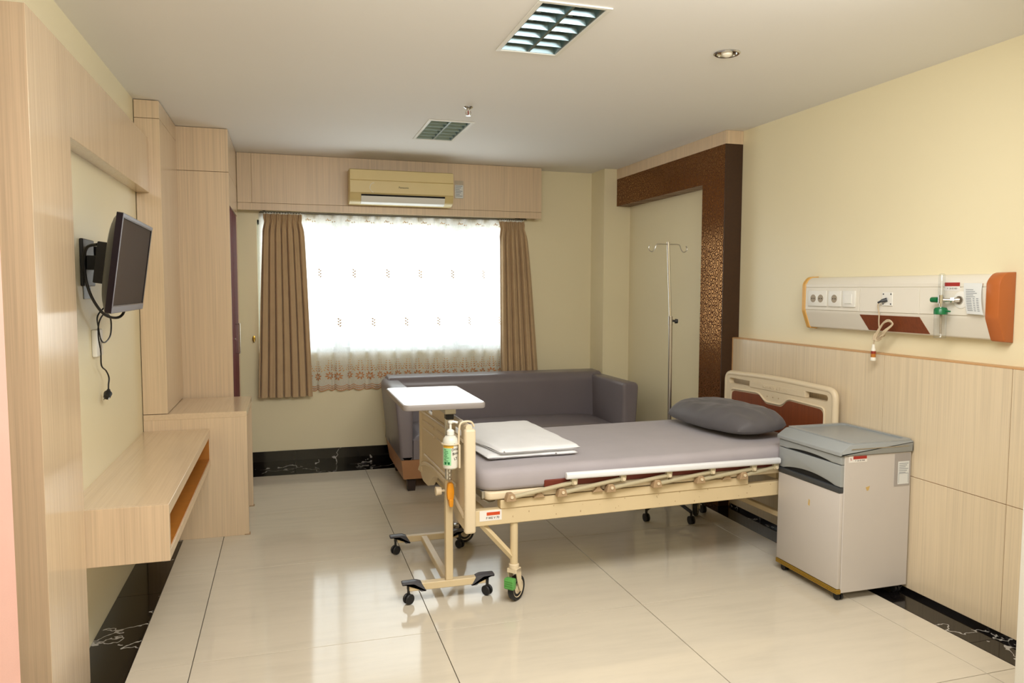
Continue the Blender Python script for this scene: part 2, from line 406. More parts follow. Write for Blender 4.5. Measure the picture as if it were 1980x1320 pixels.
tile_row(xs, cuts(gy, 1.9, 6.318))
tile_row(cuts(gx, -1.45, 3.03), cuts(gy, -1.8, 1.9))
def border(x0, x1, y0, y1): MB().box(x0 + 0.001, x1 - 0.001, y0 + 0.001, y1 - 0.001, -0.006, 0.0005, 0.0006, 1).build('border_slab', 'marble', floor)
for y0, y1 in ((1.9, 3.0), (3.0, 4.0), (4.0, 5.2), (5.2, 6.318)): border(XL, -0.624, y0, y1)
for y0, y1 in ((1.9, 2.43), (2.43, 3.40), (3.40, 4.54), (4.54, 5.4), (5.4, 6.318)): border(2.81, XR, y0, y1)
for x0, x1 in ((XL, 0.05), (0.05, 1.05), (1.05, 2.05), (2.05, XR)): border(x0, x1, 6.318, 6.60)

# ceiling with openings for the two recessed lights and the downlight
L1 = (0.937, 1.231, 2.745, 3.362); L2 = (0.902, 1.194, 4.833, 5.476); DL = (1.965, 3.093, 0.05)
holes = [[(a, c), (b, c), (b, d), (a, d)] for a, b, c, d in (L1, L2)]
holes.append([(DL[0] + DL[2] * math.cos(2 * PI * k / 24), DL[1] + DL[2] * math.sin(2 * PI * k / 24)) for k in range(24)])
ceil = MB().ring_prism([(-2.2, -1.8), (3.4, -1.8), (3.4, 6.75), (-2.2, 6.75)], holes, 'z', ZC, ZC + 0.1).build('ceiling', 'ceiling'); tag(ceil, kind='structure')

wl = MB().prism([(-2.0, -1.8), (-1.45, -1.8), (-1.45, 2.70), (XL, 2.70), (XL, 6.75), (-2.0, 6.75)], 'z', -0.05, ZC).build('wall_left', 'wall'); tag(wl, kind='structure')
wr = MB().box(XR, XR + 0.15, -1.8, 6.75, -0.05, ZC).build('wall_right', 'wall'); tag(wr, kind='structure')
wb = MB()
WX0, WX1, WZ0, WZ1 = -0.222, 2.085, 0.975, 2.10
wb.ring_prism([(XL - 0.2, -0.05), (XR + 0.15, -0.05), (XR + 0.15, ZC), (XL - 0.2, ZC)], [[(WX0, WZ0), (WX1, WZ0), (WX1, WZ1), (WX0, WZ1)]], 'y', YB, YB + 0.15)
wb = wb.build('wall_back', 'wall'); tag(wb, kind='structure')
wc = MB().box(2.772, XR, 6.304, 6.60, 0.0, ZC).build('wall_corner', 'wall'); tag(wc, kind='structure')
wn = MB().box(-1.45, XR, -1.8, -1.65, 0.0, ZC).build('wall_near', 'wall'); tag(wn, kind='structure')
bb = thing('baseboard_back', None, None, (0, YB, 0), kind='structure')
for x0, x1 in ((-0.36, 0.05), (0.05, 1.05), (1.05, 2.05), (2.05, 2.772)): MB().box(x0 + 0.0005, x1 - 0.0005, YB - 0.014, YB, 0.0, 0.145, 0.001, 1).build('skirting_slab', 'marble', bb)

# window
win = thing('window_1', None, None, ((WX0 + WX1) / 2, YB + 0.09, WZ0), kind='structure')
yf0, yf1 = YB + 0.065, YB + 0.115
fr = MB()
for b in ((WX0, WX1, WZ0, WZ0 + 0.045), (WX0, WX1, WZ1 - 0.045, WZ1), (WX0, WX0 + 0.045, WZ0, WZ1), (WX1 - 0.045, WX1, WZ0, WZ1)): fr.box(b[0], b[1], yf0, yf1, b[2], b[3], 0.004)
fr.build('window_frame', 'alu', win)
for xm in (0.44, 1.475): MB().box(xm - 0.035, xm + 0.035, yf0, yf1, WZ0 + 0.04, WZ1 - 0.04, 0.004).build('mullion', 'alu', win)
for a, b in ((WX0 + 0.04, 0.41), (0.47, 1.445), (1.505, WX1 - 0.04)): MB().box(a, b, YB + 0.088, YB + 0.092, WZ0 + 0.04, WZ1 - 0.04).build('pane', 'glass', win)
MB().box(WX0, WX1, YB + 0.002, YB + 0.065, WZ0 - 0.001, WZ0 + 0.012, 0.003).build('window_sill', 'alu', win)

# near door opening: white jamb right, pink curtain left
jb = MB().box(2.405, 2.56, 1.80, 1.905, 0.0, ZC, 0.006).build('door_1', 'jamb'); tag(jb, kind='structure')

# right wall wainscot of laminate panels
tr = thing('trim_1', None, None, (XP, 3.0, 0.0), kind='structure')
MB().box(XP + 0.006, XR, 1.0, 4.54, 0.0, 1.18).build('backing', 'lam_edge', tr)
ys = [4.535, 3.86, 3.155, 2.435, 1.72, 1.0]
for a, b in zip(ys, ys[1:]):
    for z0, z1 in ((0.022, 0.592), (0.595, 1.185)):
        MB().box(XP, XP + 0.008, b + 0.0015, a - 0.0015, z0, z1, 0.0008, 1).build('panel', 'lam_panel', tr)
MB().box(XP - 0.001, XR, 1.0, 4.54, 1.185, 1.193, 0.001, 1).build('cap_strip', 'lam_edge', tr)
MB().box(XP - 0.002, XP + 0.01, 4.535, 4.543, 0.0, 1.19).build('edge_strip', 'lam_edge', tr)
MB().box(XP + 0.002, XR, 1.0, 4.54, 0.0, 0.02).build('plinth', 'marble', tr)

# brown wallpapered portal on the right wall
XQ = 2.895
po = thing('wall_portal', 'dark brown swirl-papered wall portal framing the niche behind the drip stand', 'wall portal', (XQ, 4.69, 0))
MB().box(XQ, XR - 0.001, 4.551, 4.836, 0.0, 2.277).build('column', 'brown', po)
MB().box(XQ, XR - 0.001, 4.551, 6.303, 2.277, 2.518).build('beam', 'brown', po)
tag(MB().box(XQ + 0.0005, XR - 0.001, 4.543, 4.5508, 0.0, 2.518).build('column_side', 'darkbrown', po), 'plain very dark brown side face')
MB().box(XQ - 0.002, XR - 0.001, 4.541, 6.303, 2.519, 2.609, 0.001, 1).build('fascia_board', 'lam', po)

# curtain pelmet
pe = thing('curtain_pelmet', 'beige laminate pelmet board running along the top of the window wall', 'pelmet', (0.93, 6.43, 2.156))
MB().box(-0.360, -0.2505, 6.433, 6.453, 2.2145, 2.608, 0.0012, 1).build('board', 'lam', pe)
MB().box(-0.2490, 2.2165, 6.433, 6.453, 2.2145, 2.608, 0.0012, 1).build('board', 'lam', pe)
MB().box(-0.360, 2.2165, 6.4335, 6.453, 2.156, 2.2125, 0.0012, 1).build('lower_rail_board', 'lam', pe)
MB().box(2.1965, 2.2165, 6.4535, 6.599, 2.156, 2.608, 0.001, 1).build('return_board', 'lam', pe)

# ------------------------------------------------------------------ left wall built-ins
ts = thing('tv_surround', 'beige laminate frame on the left wall around the television', 'wall frame', (-0.79, 2.9, 0))
MB().box(-1.40, -0.750, 2.685, 3.150, 0.0, 2.3915, 0.001, 1).build('column', 'lam2', ts)
MB().box(XL, -0.7502, 3.150, 4.822, 2.077, 2.3913, 0.001, 1).build('header', 'lam2', ts)
sh = thing('wall_shelf', 'long beige laminate shelf box with orange-brown open niche under the television', 'shelf', (-0.64, 4.0, 0.448))
S0, S1, SX = 3.155, 4.822, -0.4555
MB().box(XL, SX, S0 + 0.0185, S1, 0.628, 0.6745, 0.001, 1).build('top_board', 'lam_top', sh)
MB().box(XL, SX, S0 + 0.0185, S1, 0.448, 0.487, 0.001, 1).build('bottom_board', 'lam2', sh)
MB().box(XL, SX, S0, S0 + 0.018, 0.448, 0.6743, 0.001, 1).build('end_board', 'lam2', sh)
MB().box(XL, SX - 0.0005, S0 + 0.0185, S0 + 0.03, 0.487, 0.628).build('inner_end_board', 'lam2', sh)
MB().box(XL, SX - 0.0005, S1 - 0.01, S1 - 0.0002, 0.487, 0.628).build('end_board', 'lam2', sh)
li = MB(); li.box(-0.80, -0.79, S0 + 0.03, S1 - 0.01, 0.487, 0.628); li.box(-0.79, SX - 0.006, S0 + 0.03, S1 - 0.01, 0.487, 0.491); li.box(-0.79, SX - 0.006, S0 + 0.03, S1 - 0.01, 0.624, 0.628)
li.box(-0.79, SX - 0.006, S1 - 0.014, S1 - 0.01, 0.491, 0.624); li.build('niche_lining', 'shelf_in', sh)

tp = thing('tall_wall_panel', 'narrow tall laminate casing between the left wall and the wardrobe', 'wall casing', (-0.75, 5.15, 0.77))
MB().box(XL + 0.004, -0.687, 4.826, 5.53, 0.776, 2.503, 0.001, 1).build('lower_panel', 'lam2', tp)
MB().box(XL + 0.004, -0.687, 4.826, 5.53, 2.5055, 2.606, 0.001, 1).build('upper_panel', 'lam2', tp)

wd = thing('wardrobe', 'tall beige laminate wardrobe with burgundy doors behind the desk', 'wardrobe', (-0.55, 6.0, 0))
YW, XW = 5.532, -0.3625
MB().box(XL + 0.004, XW, YW, YW + 0.02, 0.0, 2.3155, 0.001, 1).build('side_panel', 'lam', wd)
MB().box(XL + 0.004, XW, YW, YW + 0.02, 2.3185, 2.607, 0.001, 1).build('upper_side_panel', 'lam', wd)
MB().box(XL + 0.004, XW - 0.02, YW + 0.02, 6.43, 0.0, 2.607).build('carcass', 'lam', wd)
MB().box(XW - 0.02, XW, YW + 0.0205, 6.43, 2.319, 2.607, 0.001, 1).build('upper_door', 'lam2', wd)
MB().box(XW - 0.02, XW, YW + 0.0205, 6.43, 2.10, 2.316, 0.001, 1).build('transom_panel', 'lam2', wd)
MB().box(XW - 0.02, XW, YW + 0.0205, YW + 0.04, 0.0, 2.10, 0.001, 1).build('stile', 'lam2', wd)
for k, (a, b) in enumerate(((YW + 0.042, 5.985), (5.989, 6.40))):
    d = MB().box(XW - 0.02, XW - 0.008, a, b, 0.06, 2.096, 0.0015, 1).build('door', 'burg', wd)
    hy = b - 0.03 if k == 0 else a + 0.035
    h = MB(); h.cyl((XW + 0.022, hy, 1.03), (XW + 0.022, hy, 1.26), 0.006, n=10)
    for z in (1.035, 1.255): h.cyl((XW - 0.008, hy, z), (XW + 0.022, hy, z), 0.005, n=8)
    if k == 1: h.build('handle', 'chrome', d)
    else: MB().cyl((XW - 0.008, hy, 1.145), (XW - 0.002, hy, 1.145), 0.012, n=14).build('lock', 'chrome', d)
MB().box(XW - 0.02, XW - 0.002, 6.402, 6.43, 0.0, 2.10, 0.001, 1).build('stile', 'lam', wd)

dk = thing('desk', 'low beige laminate desk beside the television shelf, below the wardrobe end', 'desk', (-0.53, 5.15, 0))
MB().box(XL + 0.004, -0.2425, 4.8245, 5.4975, 0.738, 0.7725, 0.001, 1).build('top', 'lam_top', dk)
MB().box(XL + 0.004, -0.2432, 4.825, 4.862, 0.0, 0.738, 0.001, 1).build('leg_panel', 'lam', dk)
MB().box(XL + 0.004, -0.2432, 5.46, 5.497, 0.0, 0.738, 0.001, 1).build('leg_panel', 'lam', dk)
MB().box(XL + 0.004, XL + 0.02, 4.862, 5.46, 0.0, 0.738).build('back_panel', 'lam', dk)
for y in (4.8435, 5.4785): MB().box(-0.27, -0.236, y - 0.02, y + 0.02, 0.0, 0.006).build('foot_strip', 'bedtan', dk)

# ------------------------------------------------------------------ curtains
def drape(name, label, xt0, xt1, xb0, xb1, ztop, zbot, yc, seed, folds, pinch=True):
    rnd = random.Random(seed); ph = [rnd.uniform(0, 6.28) for _ in range(6)]
    def fn(u, v):
        z = ztop + (zbot - ztop) * v; t = v ** 0.75
        a, b = xt0 + (xb0 - xt0) * t, xt1 + (xb1 - xt1) * t
        if pinch:
            k = math.exp(-((z - (ztop - 0.07)) / 0.035) ** 2) * 0.012; a += k; b -= k
        w = u + 0.036 * math.sin(2 * PI * 1.3 * u + ph[0]) * u * (1 - u) * 4 + (0.026 * math.sin(2 * PI * 2.9 * u + ph[1]) * v + 0.014 * math.sin(2 * PI * 4.3 * u + ph[5])) * u * (1 - u) * 4
        q = 2 * PI * folds * w + 0.5 * math.sin(ph[2] + 3 * v)
        wave = math.sin(q) + 0.40 * math.sin(2 * q + ph[3] + v) + 0.45 * math.sin(0.43 * q + ph[4])
        hd = min(1.0, max(0.0, (v - 0.01) / 0.12)); amp = 0.010 + 0.020 * hd
        fine = 0.007 * (1 - hd) * math.sin(2 * PI * folds * 3 * w + ph[5])
        return (a + (b - a) * w + 0.006 * math.cos(q) * hd, yc + amp * wave * 0.72 + fine, z + 0.004 * math.sin(q) * v)
    m = MB(); m.grid(fn, folds * 26, 46)
    b = m.bm; bmesh.ops.solidify(b, geom=list(b.faces), thickness=0.0025)
    r = thing(name, label, 'curtain', ((xb0 + xb1) / 2, yc, zbot))
    m.build('drape', 'curtain', r, 80)
    hk = MB()
    for i in range(folds * 2):
        x = xt0 + (xt1 - xt0) * (i + 0.5) / (folds * 2)
        hk.cyl((x, yc, ztop - 0.004), (x, yc, ztop + 0.016), 0.0045, 0.003, 8)
    tag(hk.build('curtain_hooks', 'hookw', r), kind='stuff')
    return r
drape('curtain', 'brown drawn-back curtain hanging free at the left end of the window', -0.168, 0.138, -0.236, 0.198, 2.136, 0.618, 6.512, 3, 7)
drape('curtain', 'brown drawn-back curtain at the right end of the window, hanging behind the sofa', 1.842, 2.080, 1.858, 2.222, 2.130, 0.60, 6.512, 11, 6)

def sheer_fold(s, v):
    a = 0.010 + 0.006 * v
    return a * (math.sin(2 * PI * 17 * s + 1.5 * math.sin(2 * PI * 2.2 * s)) + 0.5 * math.sin(2 * PI * 31 * s + 1.0 + v) + 0.4 * math.sin(2 * PI * 5 * s + 2))
SX0, SX1, SZT, SZB = -0.205, 2.085, 2.146, 0.655
def hem(s): return SZB - 0.017 * abs(math.sin(2 * PI * 15 * s)) + 0.006
def sheer_pt(s, z, off=0.0):
    v = (SZT - z) / (SZT - SZB)
    y = 6.573 + max(-0.018, min(0.018, sheer_fold(s, v)))
    if z > SZT - 0.10:
        k = (z - SZT + 0.10) / 0.10; cell = (s * 40) % 1.0
        y -= 0.012 * k * math.exp(-((cell - 0.5) / 0.09) ** 2)
    return Vector((SX0 + (SX1 - SX0) * s + 0.010 * math.sin(2 * PI * 17 * s + v) * v, y - off, z))
shr = thing('sheer_curtain', 'white sheer net curtain with copper flower embroidery across the window', 'curtain', ((SX0 + SX1) / 2, 6.573, SZB))
MB().grid(lambda u, v: sheer_pt(u, SZT + (hem(u) - SZT) * (1 - (1 - v)) if v < 1 else hem(u)), 420, 40).build('voile', 'sheer', shr, 80)
em = MB(); em2 = MB(); LW = SX1 - SX0
def petal(mb, cx, cz, ang, L, W, off=0.003):
    # small leaf-shaped stitch lying on the cloth
    pts = []
    for k, (a, w) in enumerate(((0, 0), (0.35, 1), (0.75, 0.8), (1.0, 0))):
        pts.append((a, w))
    loop = [pts[0], pts[1], pts[2], pts[3], (pts[2][0], -pts[2][1]), (pts[1][0], -pts[1][1])]
    vs_ = []
    for a, w in loop:
        dx = math.cos(ang) * a * L - math.sin(ang) * w * W; dz = math.sin(ang) * a * L + math.cos(ang) * w * W
        s_ = (cx + dx - SX0) / LW
        vs_.append(mb.bm.verts.new(sheer_pt(min(max(s_, 0), 1), cz + dz, off)))
    mb.bm.faces.new(vs_)
def flower(cx, cz, sc_=1.0):
    for k in range(8):
        a = 2 * PI * k / 8 + 0.2
        petal(em, cx + 0.008 * sc_ * math.cos(a), cz + 0.008 * sc_ * math.sin(a), a, 0.030 * sc_, 0.0065 * sc_)
    for lv in range(5):                      # sprig rising above the blossom
        z = cz + (0.045 + lv * 0.021) * sc_; w = (0.030 - lv * 0.0045) * sc_
        for sd in (-1, 1):
            petal(em if lv < 2 else em2, cx + sd * 0.006 * sc_, z, PI / 2 - sd * 0.9, w * 0.8, 0.0045 * sc_)
            if lv < 3: petal(em2, cx + sd * w * 1.1, z - 0.004, PI / 2 - sd * 0.5, w * 0.65, 0.004 * sc_)
for i in range(27):
    flower(SX0 + LW * (i + 0.5 + random.uniform(-0.12, 0.12)) / 27, 0.775 + random.uniform(-0.006, 0.006), 0.98)
for i in range(8):                            # scattered sprigs higher up, and a band along the heading
    for z in (1.20, 1.62): 
        cx = SX0 + LW * (i + (0.25 if z < 1.4 else 0.7)) / 8
        for k in range(6): petal(em2, cx, z + 0.012 * k, PI / 2 + (0.8 if k % 2 else -0.8), 0.018, 0.005)
for i in range(14): 
    cx = SX0 + LW * (i + 0.5) / 14
    for k in range(7): petal(em2, cx + 0.012 * (k - 3), 2.100 + 0.006 * math.sin(k * 2), 0.9 * k, 0.014, 0.004)
for row, (dz, hw) in enumerate(((0.004, 0.0035), (0.024, 0.003), (0.040, 0.003))):
    N = 420; prev = None
    for i in range(N + 1):
        s_ = i / N; z = hem(s_) + dz; a = em.bm.verts.new(sheer_pt(s_, z - hw, 0.002)); b = em.bm.verts.new(sheer_pt(s_, z + hw, 0.002))
        if prev: em.bm.faces.new((prev[0], a, b, prev[1]))
        prev = (a, b)
for i in range(200):
    s_ = (i + 0.5) / 200; petal(em, SX0 + LW * s_, hem(s_) + 0.012, 0.6, 0.009, 0.003)
tag(em.build('embroidery', 'embroid', shr), 'copper flower and scallop embroidery', kind='stuff')
tag(em2.build('embroidery', 'embroid2', shr), 'paler tan sprig embroidery', kind='stuff')

ct = thing('curtain_track', 'dark double curtain track under the pelmet, its ends showing at the right curtain', 'curtain track', (1.0, 6.53, 2.15))
MB().box(-0.19, 2.10, 6.505, 6.519, 2.1475, 2.1555, 0.001, 1).build('track', 'track', ct)
MB().box(-0.20, 2.09, 6.566, 6.580, 2.1475, 2.1555, 0.001, 1).build('track', 'track', ct)
for x in (-0.17, 2.02, 2.075): MB().box(x, x + 0.02, 6.50, 6.599, 2.156, 2.172, 0.002, 1).build('bracket', 'track', ct)

hb_ = thing('brass_hook', 'small brass curtain hook on the cream wall left of the window', 'hook', (-0.262, 6.598, 1.103))
MB().lathe([(0.002, 0), (0.016, 0.0), (0.017, 0.004), (0.010, 0.006), (0.002, 0.006)], (0, 0, 0), 16, 0.75, 1.6, Matrix.Translation((-0.262, 6.599, 1.103)) @ Matrix.Rotation(PI / 2, 4, 'X')).build('rose', 'brass', hb_)
MB().tube(smooth_path([(-0.262, 6.594, 1.108), (-0.262, 6.572, 1.106), (-0.262, 6.560, 1.092), (-0.262, 6.566, 1.078), (-0.262, 6.578, 1.080)]), 0.005, 8).build('hook_arm', 'brass', hb_)

# ------------------------------------------------------------------ air conditioner
ac = thing('air_conditioner', 'yellowed cream split air conditioner mounted on the pelmet above the window', 'air conditioner', (0.94, 6.33, 2.2175))
A0, A1 = 0.508, 1.366
prof = rpoly([(6.4325, 2.222), (6.4325, 2.490), (6.395, 2.4985), (6.255, 2.4975), (6.232, 2.474), (6.226, 2.300), (6.262, 2.234), (6.33, 2.2175)], [0, 0, 0.01, 0.02, 0.02, 0.05, 0.03, 0.02])
MB().prism(prof, 'x', A0, A1, 0.006, 2).build('body', 'acbody', ac)
pn = [(6.2315, 2.482), (6.2265, 2.48), (6.2245, 2.408), (6.2275, 2.405), (6.2295, 2.402)]
MB().prism([(6.231, 2.488), (6.2255, 2.486), (6.2225, 2.4065), (6.230, 2.4035)], 'x', A0 + 0.004, A1 - 0.004, 0.0008, 1).build('upper_front_panel', 'acbody', ac)
MB().prism([(6.230, 2.3995), (6.2225, 2.3975), (6.2205, 2.305), (6.2265, 2.298)], 'x', A0 + 0.004, A1 - 0.004, 0.0008, 1).build('lower_front_panel', 'acbody', ac)
lx0, lx1 = A0 + 0.092, A1 - 0.075
MB().prism([(6.2238, 2.291), (6.2262, 2.280), (6.2342, 2.272), (6.236, 2.294)], 'x', lx0, lx1).build('air_outlet', 'slot', ac)
tag(MB().prism(rpoly([(6.2262, 2.278), (6.2505, 2.231), (6.300, 2.2175), (6.305, 2.221), (6.2555, 2.238), (6.2325, 2.281)], 0.004), 'x', lx0, lx1).build('louvre', 'acwhite', ac), 'white outlet louvre')
text('logo', 'Panasonic', 0.021, 'ink', ac, (0.945, 6.2203, 2.353), (1, 0, 0), (0, 0.02, 1))
cr = MB(); cr.tube([(0.70 + 0.03 * math.cos(t), 6.2214, 2.345 + 0.038 * math.sin(t)) for t in [PI * 0.45 + PI * 1.05 * k / 14 for k in range(15)]], 0.0022, 6); tag(cr.build('sticker_residue', 'acwhite', ac), 'pale crescent of sticker residue')
pn_ = thing('notice_card', 'small grey card in a clear sleeve beside the air conditioner', 'notice', (1.46, 6.431, 2.31))
MB().box(1.418, 1.497, 6.4305, 6.4322, 2.308, 2.462).build('sleeve', 'clear', pn_)
MB().box(1.421, 1.494, 6.4290, 6.4303, 2.312, 2.425).build('card', 'paper', pn_)
ln = MB()
for k in range(7): ln.box(1.428, 1.487 - 0.012 * (k % 3), 6.4284, 6.4290, 2.412 - 0.014 * k, 2.417 - 0.014 * k)
tag(ln.build('print_lines', 'inkgrey', pn_), kind='stuff')

# ------------------------------------------------------------------ ceiling fittings
def troffer(rect, label):
    x0, x1, y0, y1 = rect; t = thing('ceiling_light', label, 'ceiling light', ((x0 + x1) / 2, (y0 + y1) / 2, ZC), group='recessed ceiling lights')
    w = 0.016; f = MB()
    for b in ((x0 - 0.004, x1 + 0.004, y0 - 0.004, y0 + w), (x0 - 0.004, x1 + 0.004, y1 - w, y1 + 0.004), (x0 - 0.004, x0 + w, y0 + w, y1 - w), (x1 - w, x1 + 0.004, y0 + w, y1 - w)):
        f.box(b[0], b[1], b[2], b[3], ZC - 0.006, ZC - 0.0005, 0.0015, 1)
    f.build('frame', 'acwhite', t)
    h = MB(); a, b, c, d = x0 + 0.003, x1 - 0.003, y0 + 0.003, y1 - 0.003; zt = ZC + 0.085
    h.quad((a, c, ZC), (b, c, ZC), (b, c, zt), (a, c, zt)); h.quad((a, d, ZC), (b, d, ZC), (b, d, zt), (a, d, zt)); h.quad((a, c, ZC), (a, d, ZC), (a, d, zt), (a, c, zt)); h.quad((b, c, ZC), (b, d, ZC), (b, d, zt), (b, c, zt)); h.quad((a, c, zt), (b, c, zt), (b, d, zt), (a, d, zt))
    h.build('housing', 'mirror', t)
    xm = (x0 + x1) / 2
    for xx in ((x0 + xm) / 2 + 0.004, (x1 + xm) / 2 - 0.004): MB().cyl((xx, y0 + 0.03, ZC + 0.055), (xx, y1 - 0.03, ZC + 0.055), 0.013, n=12).build('tube', 'tube', t)
    # parabolic louvre: spine, side reflectors, cross blades
    MB().prism([(xm - 0.006, ZC - 0.002), (xm + 0.006, ZC - 0.002), (xm + 0.016, ZC + 0.03), (xm - 0.016, ZC + 0.03)], 'y', y0 + w, y1 - w).build('spine', 'mirror', t)
    for sd, xa in ((1, x0 + w), (-1, x1 - w)): MB().prism([(xa, ZC - 0.002), (xa + sd * 0.004, ZC - 0.002), (xa + sd * 0.020, ZC + 0.03), (xa + sd * 0.010, ZC + 0.04)], 'y', y0 + w, y1 - w).build('side_reflector', 'mirror', t)
    n = 6
    for k in range(n + 1):
        y = y0 + w + (y1 - y0 - 2 * w) * k / n
        MB().prism([(y - 0.002, ZC - 0.001), (y + 0.002, ZC - 0.001), (y + 0.010, ZC + 0.028), (y - 0.010, ZC + 0.028)], 'x', x0 + w + 0.004, x1 - w - 0.004).build('blade', 'mirror', t)
    return t
troffer(L1, 'larger-looking unlit recessed louvre ceiling light nearest the camera, at the top of the picture')
troffer(L2, 'unlit recessed louvre ceiling light beside the sprinkler, nearer the window')
dl = thing('downlight', 'round chrome recessed downlight with frosted bulb above the bed', 'downlight', (DL[0], DL[1], ZC))
MB().lathe([(0.048, -0.001), (0.060, -0.001), (0.061, -0.004), (0.055, -0.008), (0.047, -0.007), (0.044, 0.02), (0.047, 0.02)], (DL[0], DL[1], ZC), 32).build('ring', 'chrome', dl)
can = MB()
for k in range(24):
    a, b = 2 * PI * k / 24, 2 * PI * (k + 1) / 24
    can.quad((DL[0] + 0.047 * math.cos(a), DL[1] + 0.047 * math.sin(a), ZC), (DL[0] + 0.047 * math.cos(b), DL[1] + 0.047 * math.sin(b), ZC), (DL[0] + 0.04 * math.cos(b), DL[1] + 0.04 * math.sin(b), ZC + 0.09), (DL[0] + 0.04 * math.cos(a), DL[1] + 0.04 * math.sin(a), ZC + 0.09))
can.build('can', 'steel', dl)
MB().lathe([(0.002, -0.020), (0.012, -0.0185), (0.022, -0.012), (0.026, 0.0), (0.024, 0.015), (0.014, 0.04), (0.012, 0.08)], (DL[0], DL[1], ZC), 20).build('bulb', 'frost', dl)
sp = thing('fire_sprinkler', 'small chrome fire sprinkler on the ceiling beside the far light', 'sprinkler', (1.066, 4.45, ZC))
MB().lathe([(0.008, 0.0), (0.030, -0.0005), (0.027, -0.004), (0.012, -0.012), (0.010, -0.016)], (1.066, 4.45, ZC), 20).build('rose', 'chrome', sp)
b = MB(); b.cyl((1.066, 4.45, ZC - 0.012), (1.066, 4.45, ZC - 0.022), 0.010, n=12)
for sd in (-1, 1): b.tube(smooth_path([(1.066 + sd * 0.007, 4.45, ZC - 0.02), (1.066 + sd * 0.015, 4.45, ZC - 0.030), (1.066 + sd * 0.012, 4.45, ZC - 0.043), (1.066, 4.45, ZC - 0.05)]), 0.003, 6)
b.build('frame', 'chrome', sp)
MB().cyl((1.066, 4.45, ZC - 0.022), (1.066, 4.45, ZC - 0.046), 0.0035, n=8).build('bulb', 'redplastic', sp)
MB().lathe([(0.002, 0.0), (0.016, -0.0005), (0.0165, -0.003), (0.002, -0.003)], (1.066, 4.45, ZC - 0.049), 16).build('deflector', 'chrome', sp)

# ------------------------------------------------------------------ television and left wall small things
ya, ti = 0.019, 0.140
side = Vector((-math.sin(ya), math.cos(ya), 0)); n0 = Vector((math.cos(ya), math.sin(ya), 0))
up = Vector((0, 0, 1)) * math.cos(ti) + n0 * math.sin(ti); nrm = n0 * math.cos(ti) - Vector((0, 0, 1)) * math.sin(ti)
TVC = Vector((-0.613, 3.505, 1.615)); TW, TH = 0.74, 0.384
m = Matrix.Identity(4)                          # local: x along the screen, y out of the screen, z up
for i in range(3): m[i][0] = side[i]; m[i][1] = nrm[i]; m[i][2] = up[i]; m[i][3] = TVC[i]
tv = thing('television', 'black flat television tilted down on the left wall bracket', 'television', M4=m)
o = MB(); w, h = TW / 2, TH / 2
o.ring_prism(rrect(-w, w, -h, h, 0.006, 3), [rrect(-w + 0.020, w - 0.020, -h + 0.030, h - 0.018, 0.002, 2)], 'y', -0.022, 0.0)
o.build('bezel', 'tvblack', tv, world=False)
MB().box(-w + 0.018, w - 0.018, -0.010, -0.004, -h + 0.028, h - 0.016).build('screen', 'screen', tv, world=False)
tag(MB().box(-w + 0.002, w - 0.002, -0.001, 0.0012, -h + 0.001, -h + 0.026, 0.0008, 1).build('lower_trim', 'tvgrey', tv, world=False), 'grey lower bezel strip')
MB().box(-w + 0.002, w - 0.002, -0.001, 0.0012, h - 0.014, h - 0.001, 0.0008, 1).build('upper_trim', 'tvgrey', tv, world=False)
MB().box(-w + 0.001, -w + 0.016, -0.001, 0.0012, -h + 0.027, h - 0.015, 0.0008, 1).build('side_trim', 'tvgrey', tv, world=False)
bk = MB()
def bfn(u, v):
    # shallow domed back shell
    x = (u - 0.5) * 2; z = (v - 0.5) * 2
    d = 0.048 * max(0.0, (1 - abs(x) ** 4)) ** 0.6 * max(0.0, (1 - abs(z) ** 4)) ** 0.6
    return (x * (w - 0.002), -0.022 - d, z * (h - 0.002))
bk.grid(bfn, 24, 18); bk.build('back_shell', 'tvblack', tv, 60, world=False, recalc=True)
br = MB(); br.box(-0.10, 0.10, -0.095, -0.068, -0.07, 0.07, 0.004, 1)
br.box(-0.09, -0.06, -0.13, -0.09, -0.09, 0.08, 0.003, 1); br.box(0.03, 0.06, -0.13, -0.09, -0.09, 0.08, 0.003, 1); br.box(-0.06, 0.03, -0.12, -0.10, -0.02, 0.02, 0.003, 1)
br.build('mount_bracket', 'black', tv, world=False)
wp = MB(); wp.box(XL + 0.001, XL + 0.016, 3.53, 3.72, 1.53, 1.73, 0.003, 1); wp.box(XL + 0.015, -0.725, 3.57, 3.69, 1.60, 1.66, 0.004, 1); wp.cyl((-0.775, 3.62, 1.55), (-0.775, 3.62, 1.70), 0.014, n=12)
wp.build('wall_mount', 'black', tv)
tag(MB().cyl((-0.755, 3.556, 1.638), (-0.74, 3.50, 1.638), 0.007, n=10).build('mount_knob', 'bedtan', tv), 'tan knob')

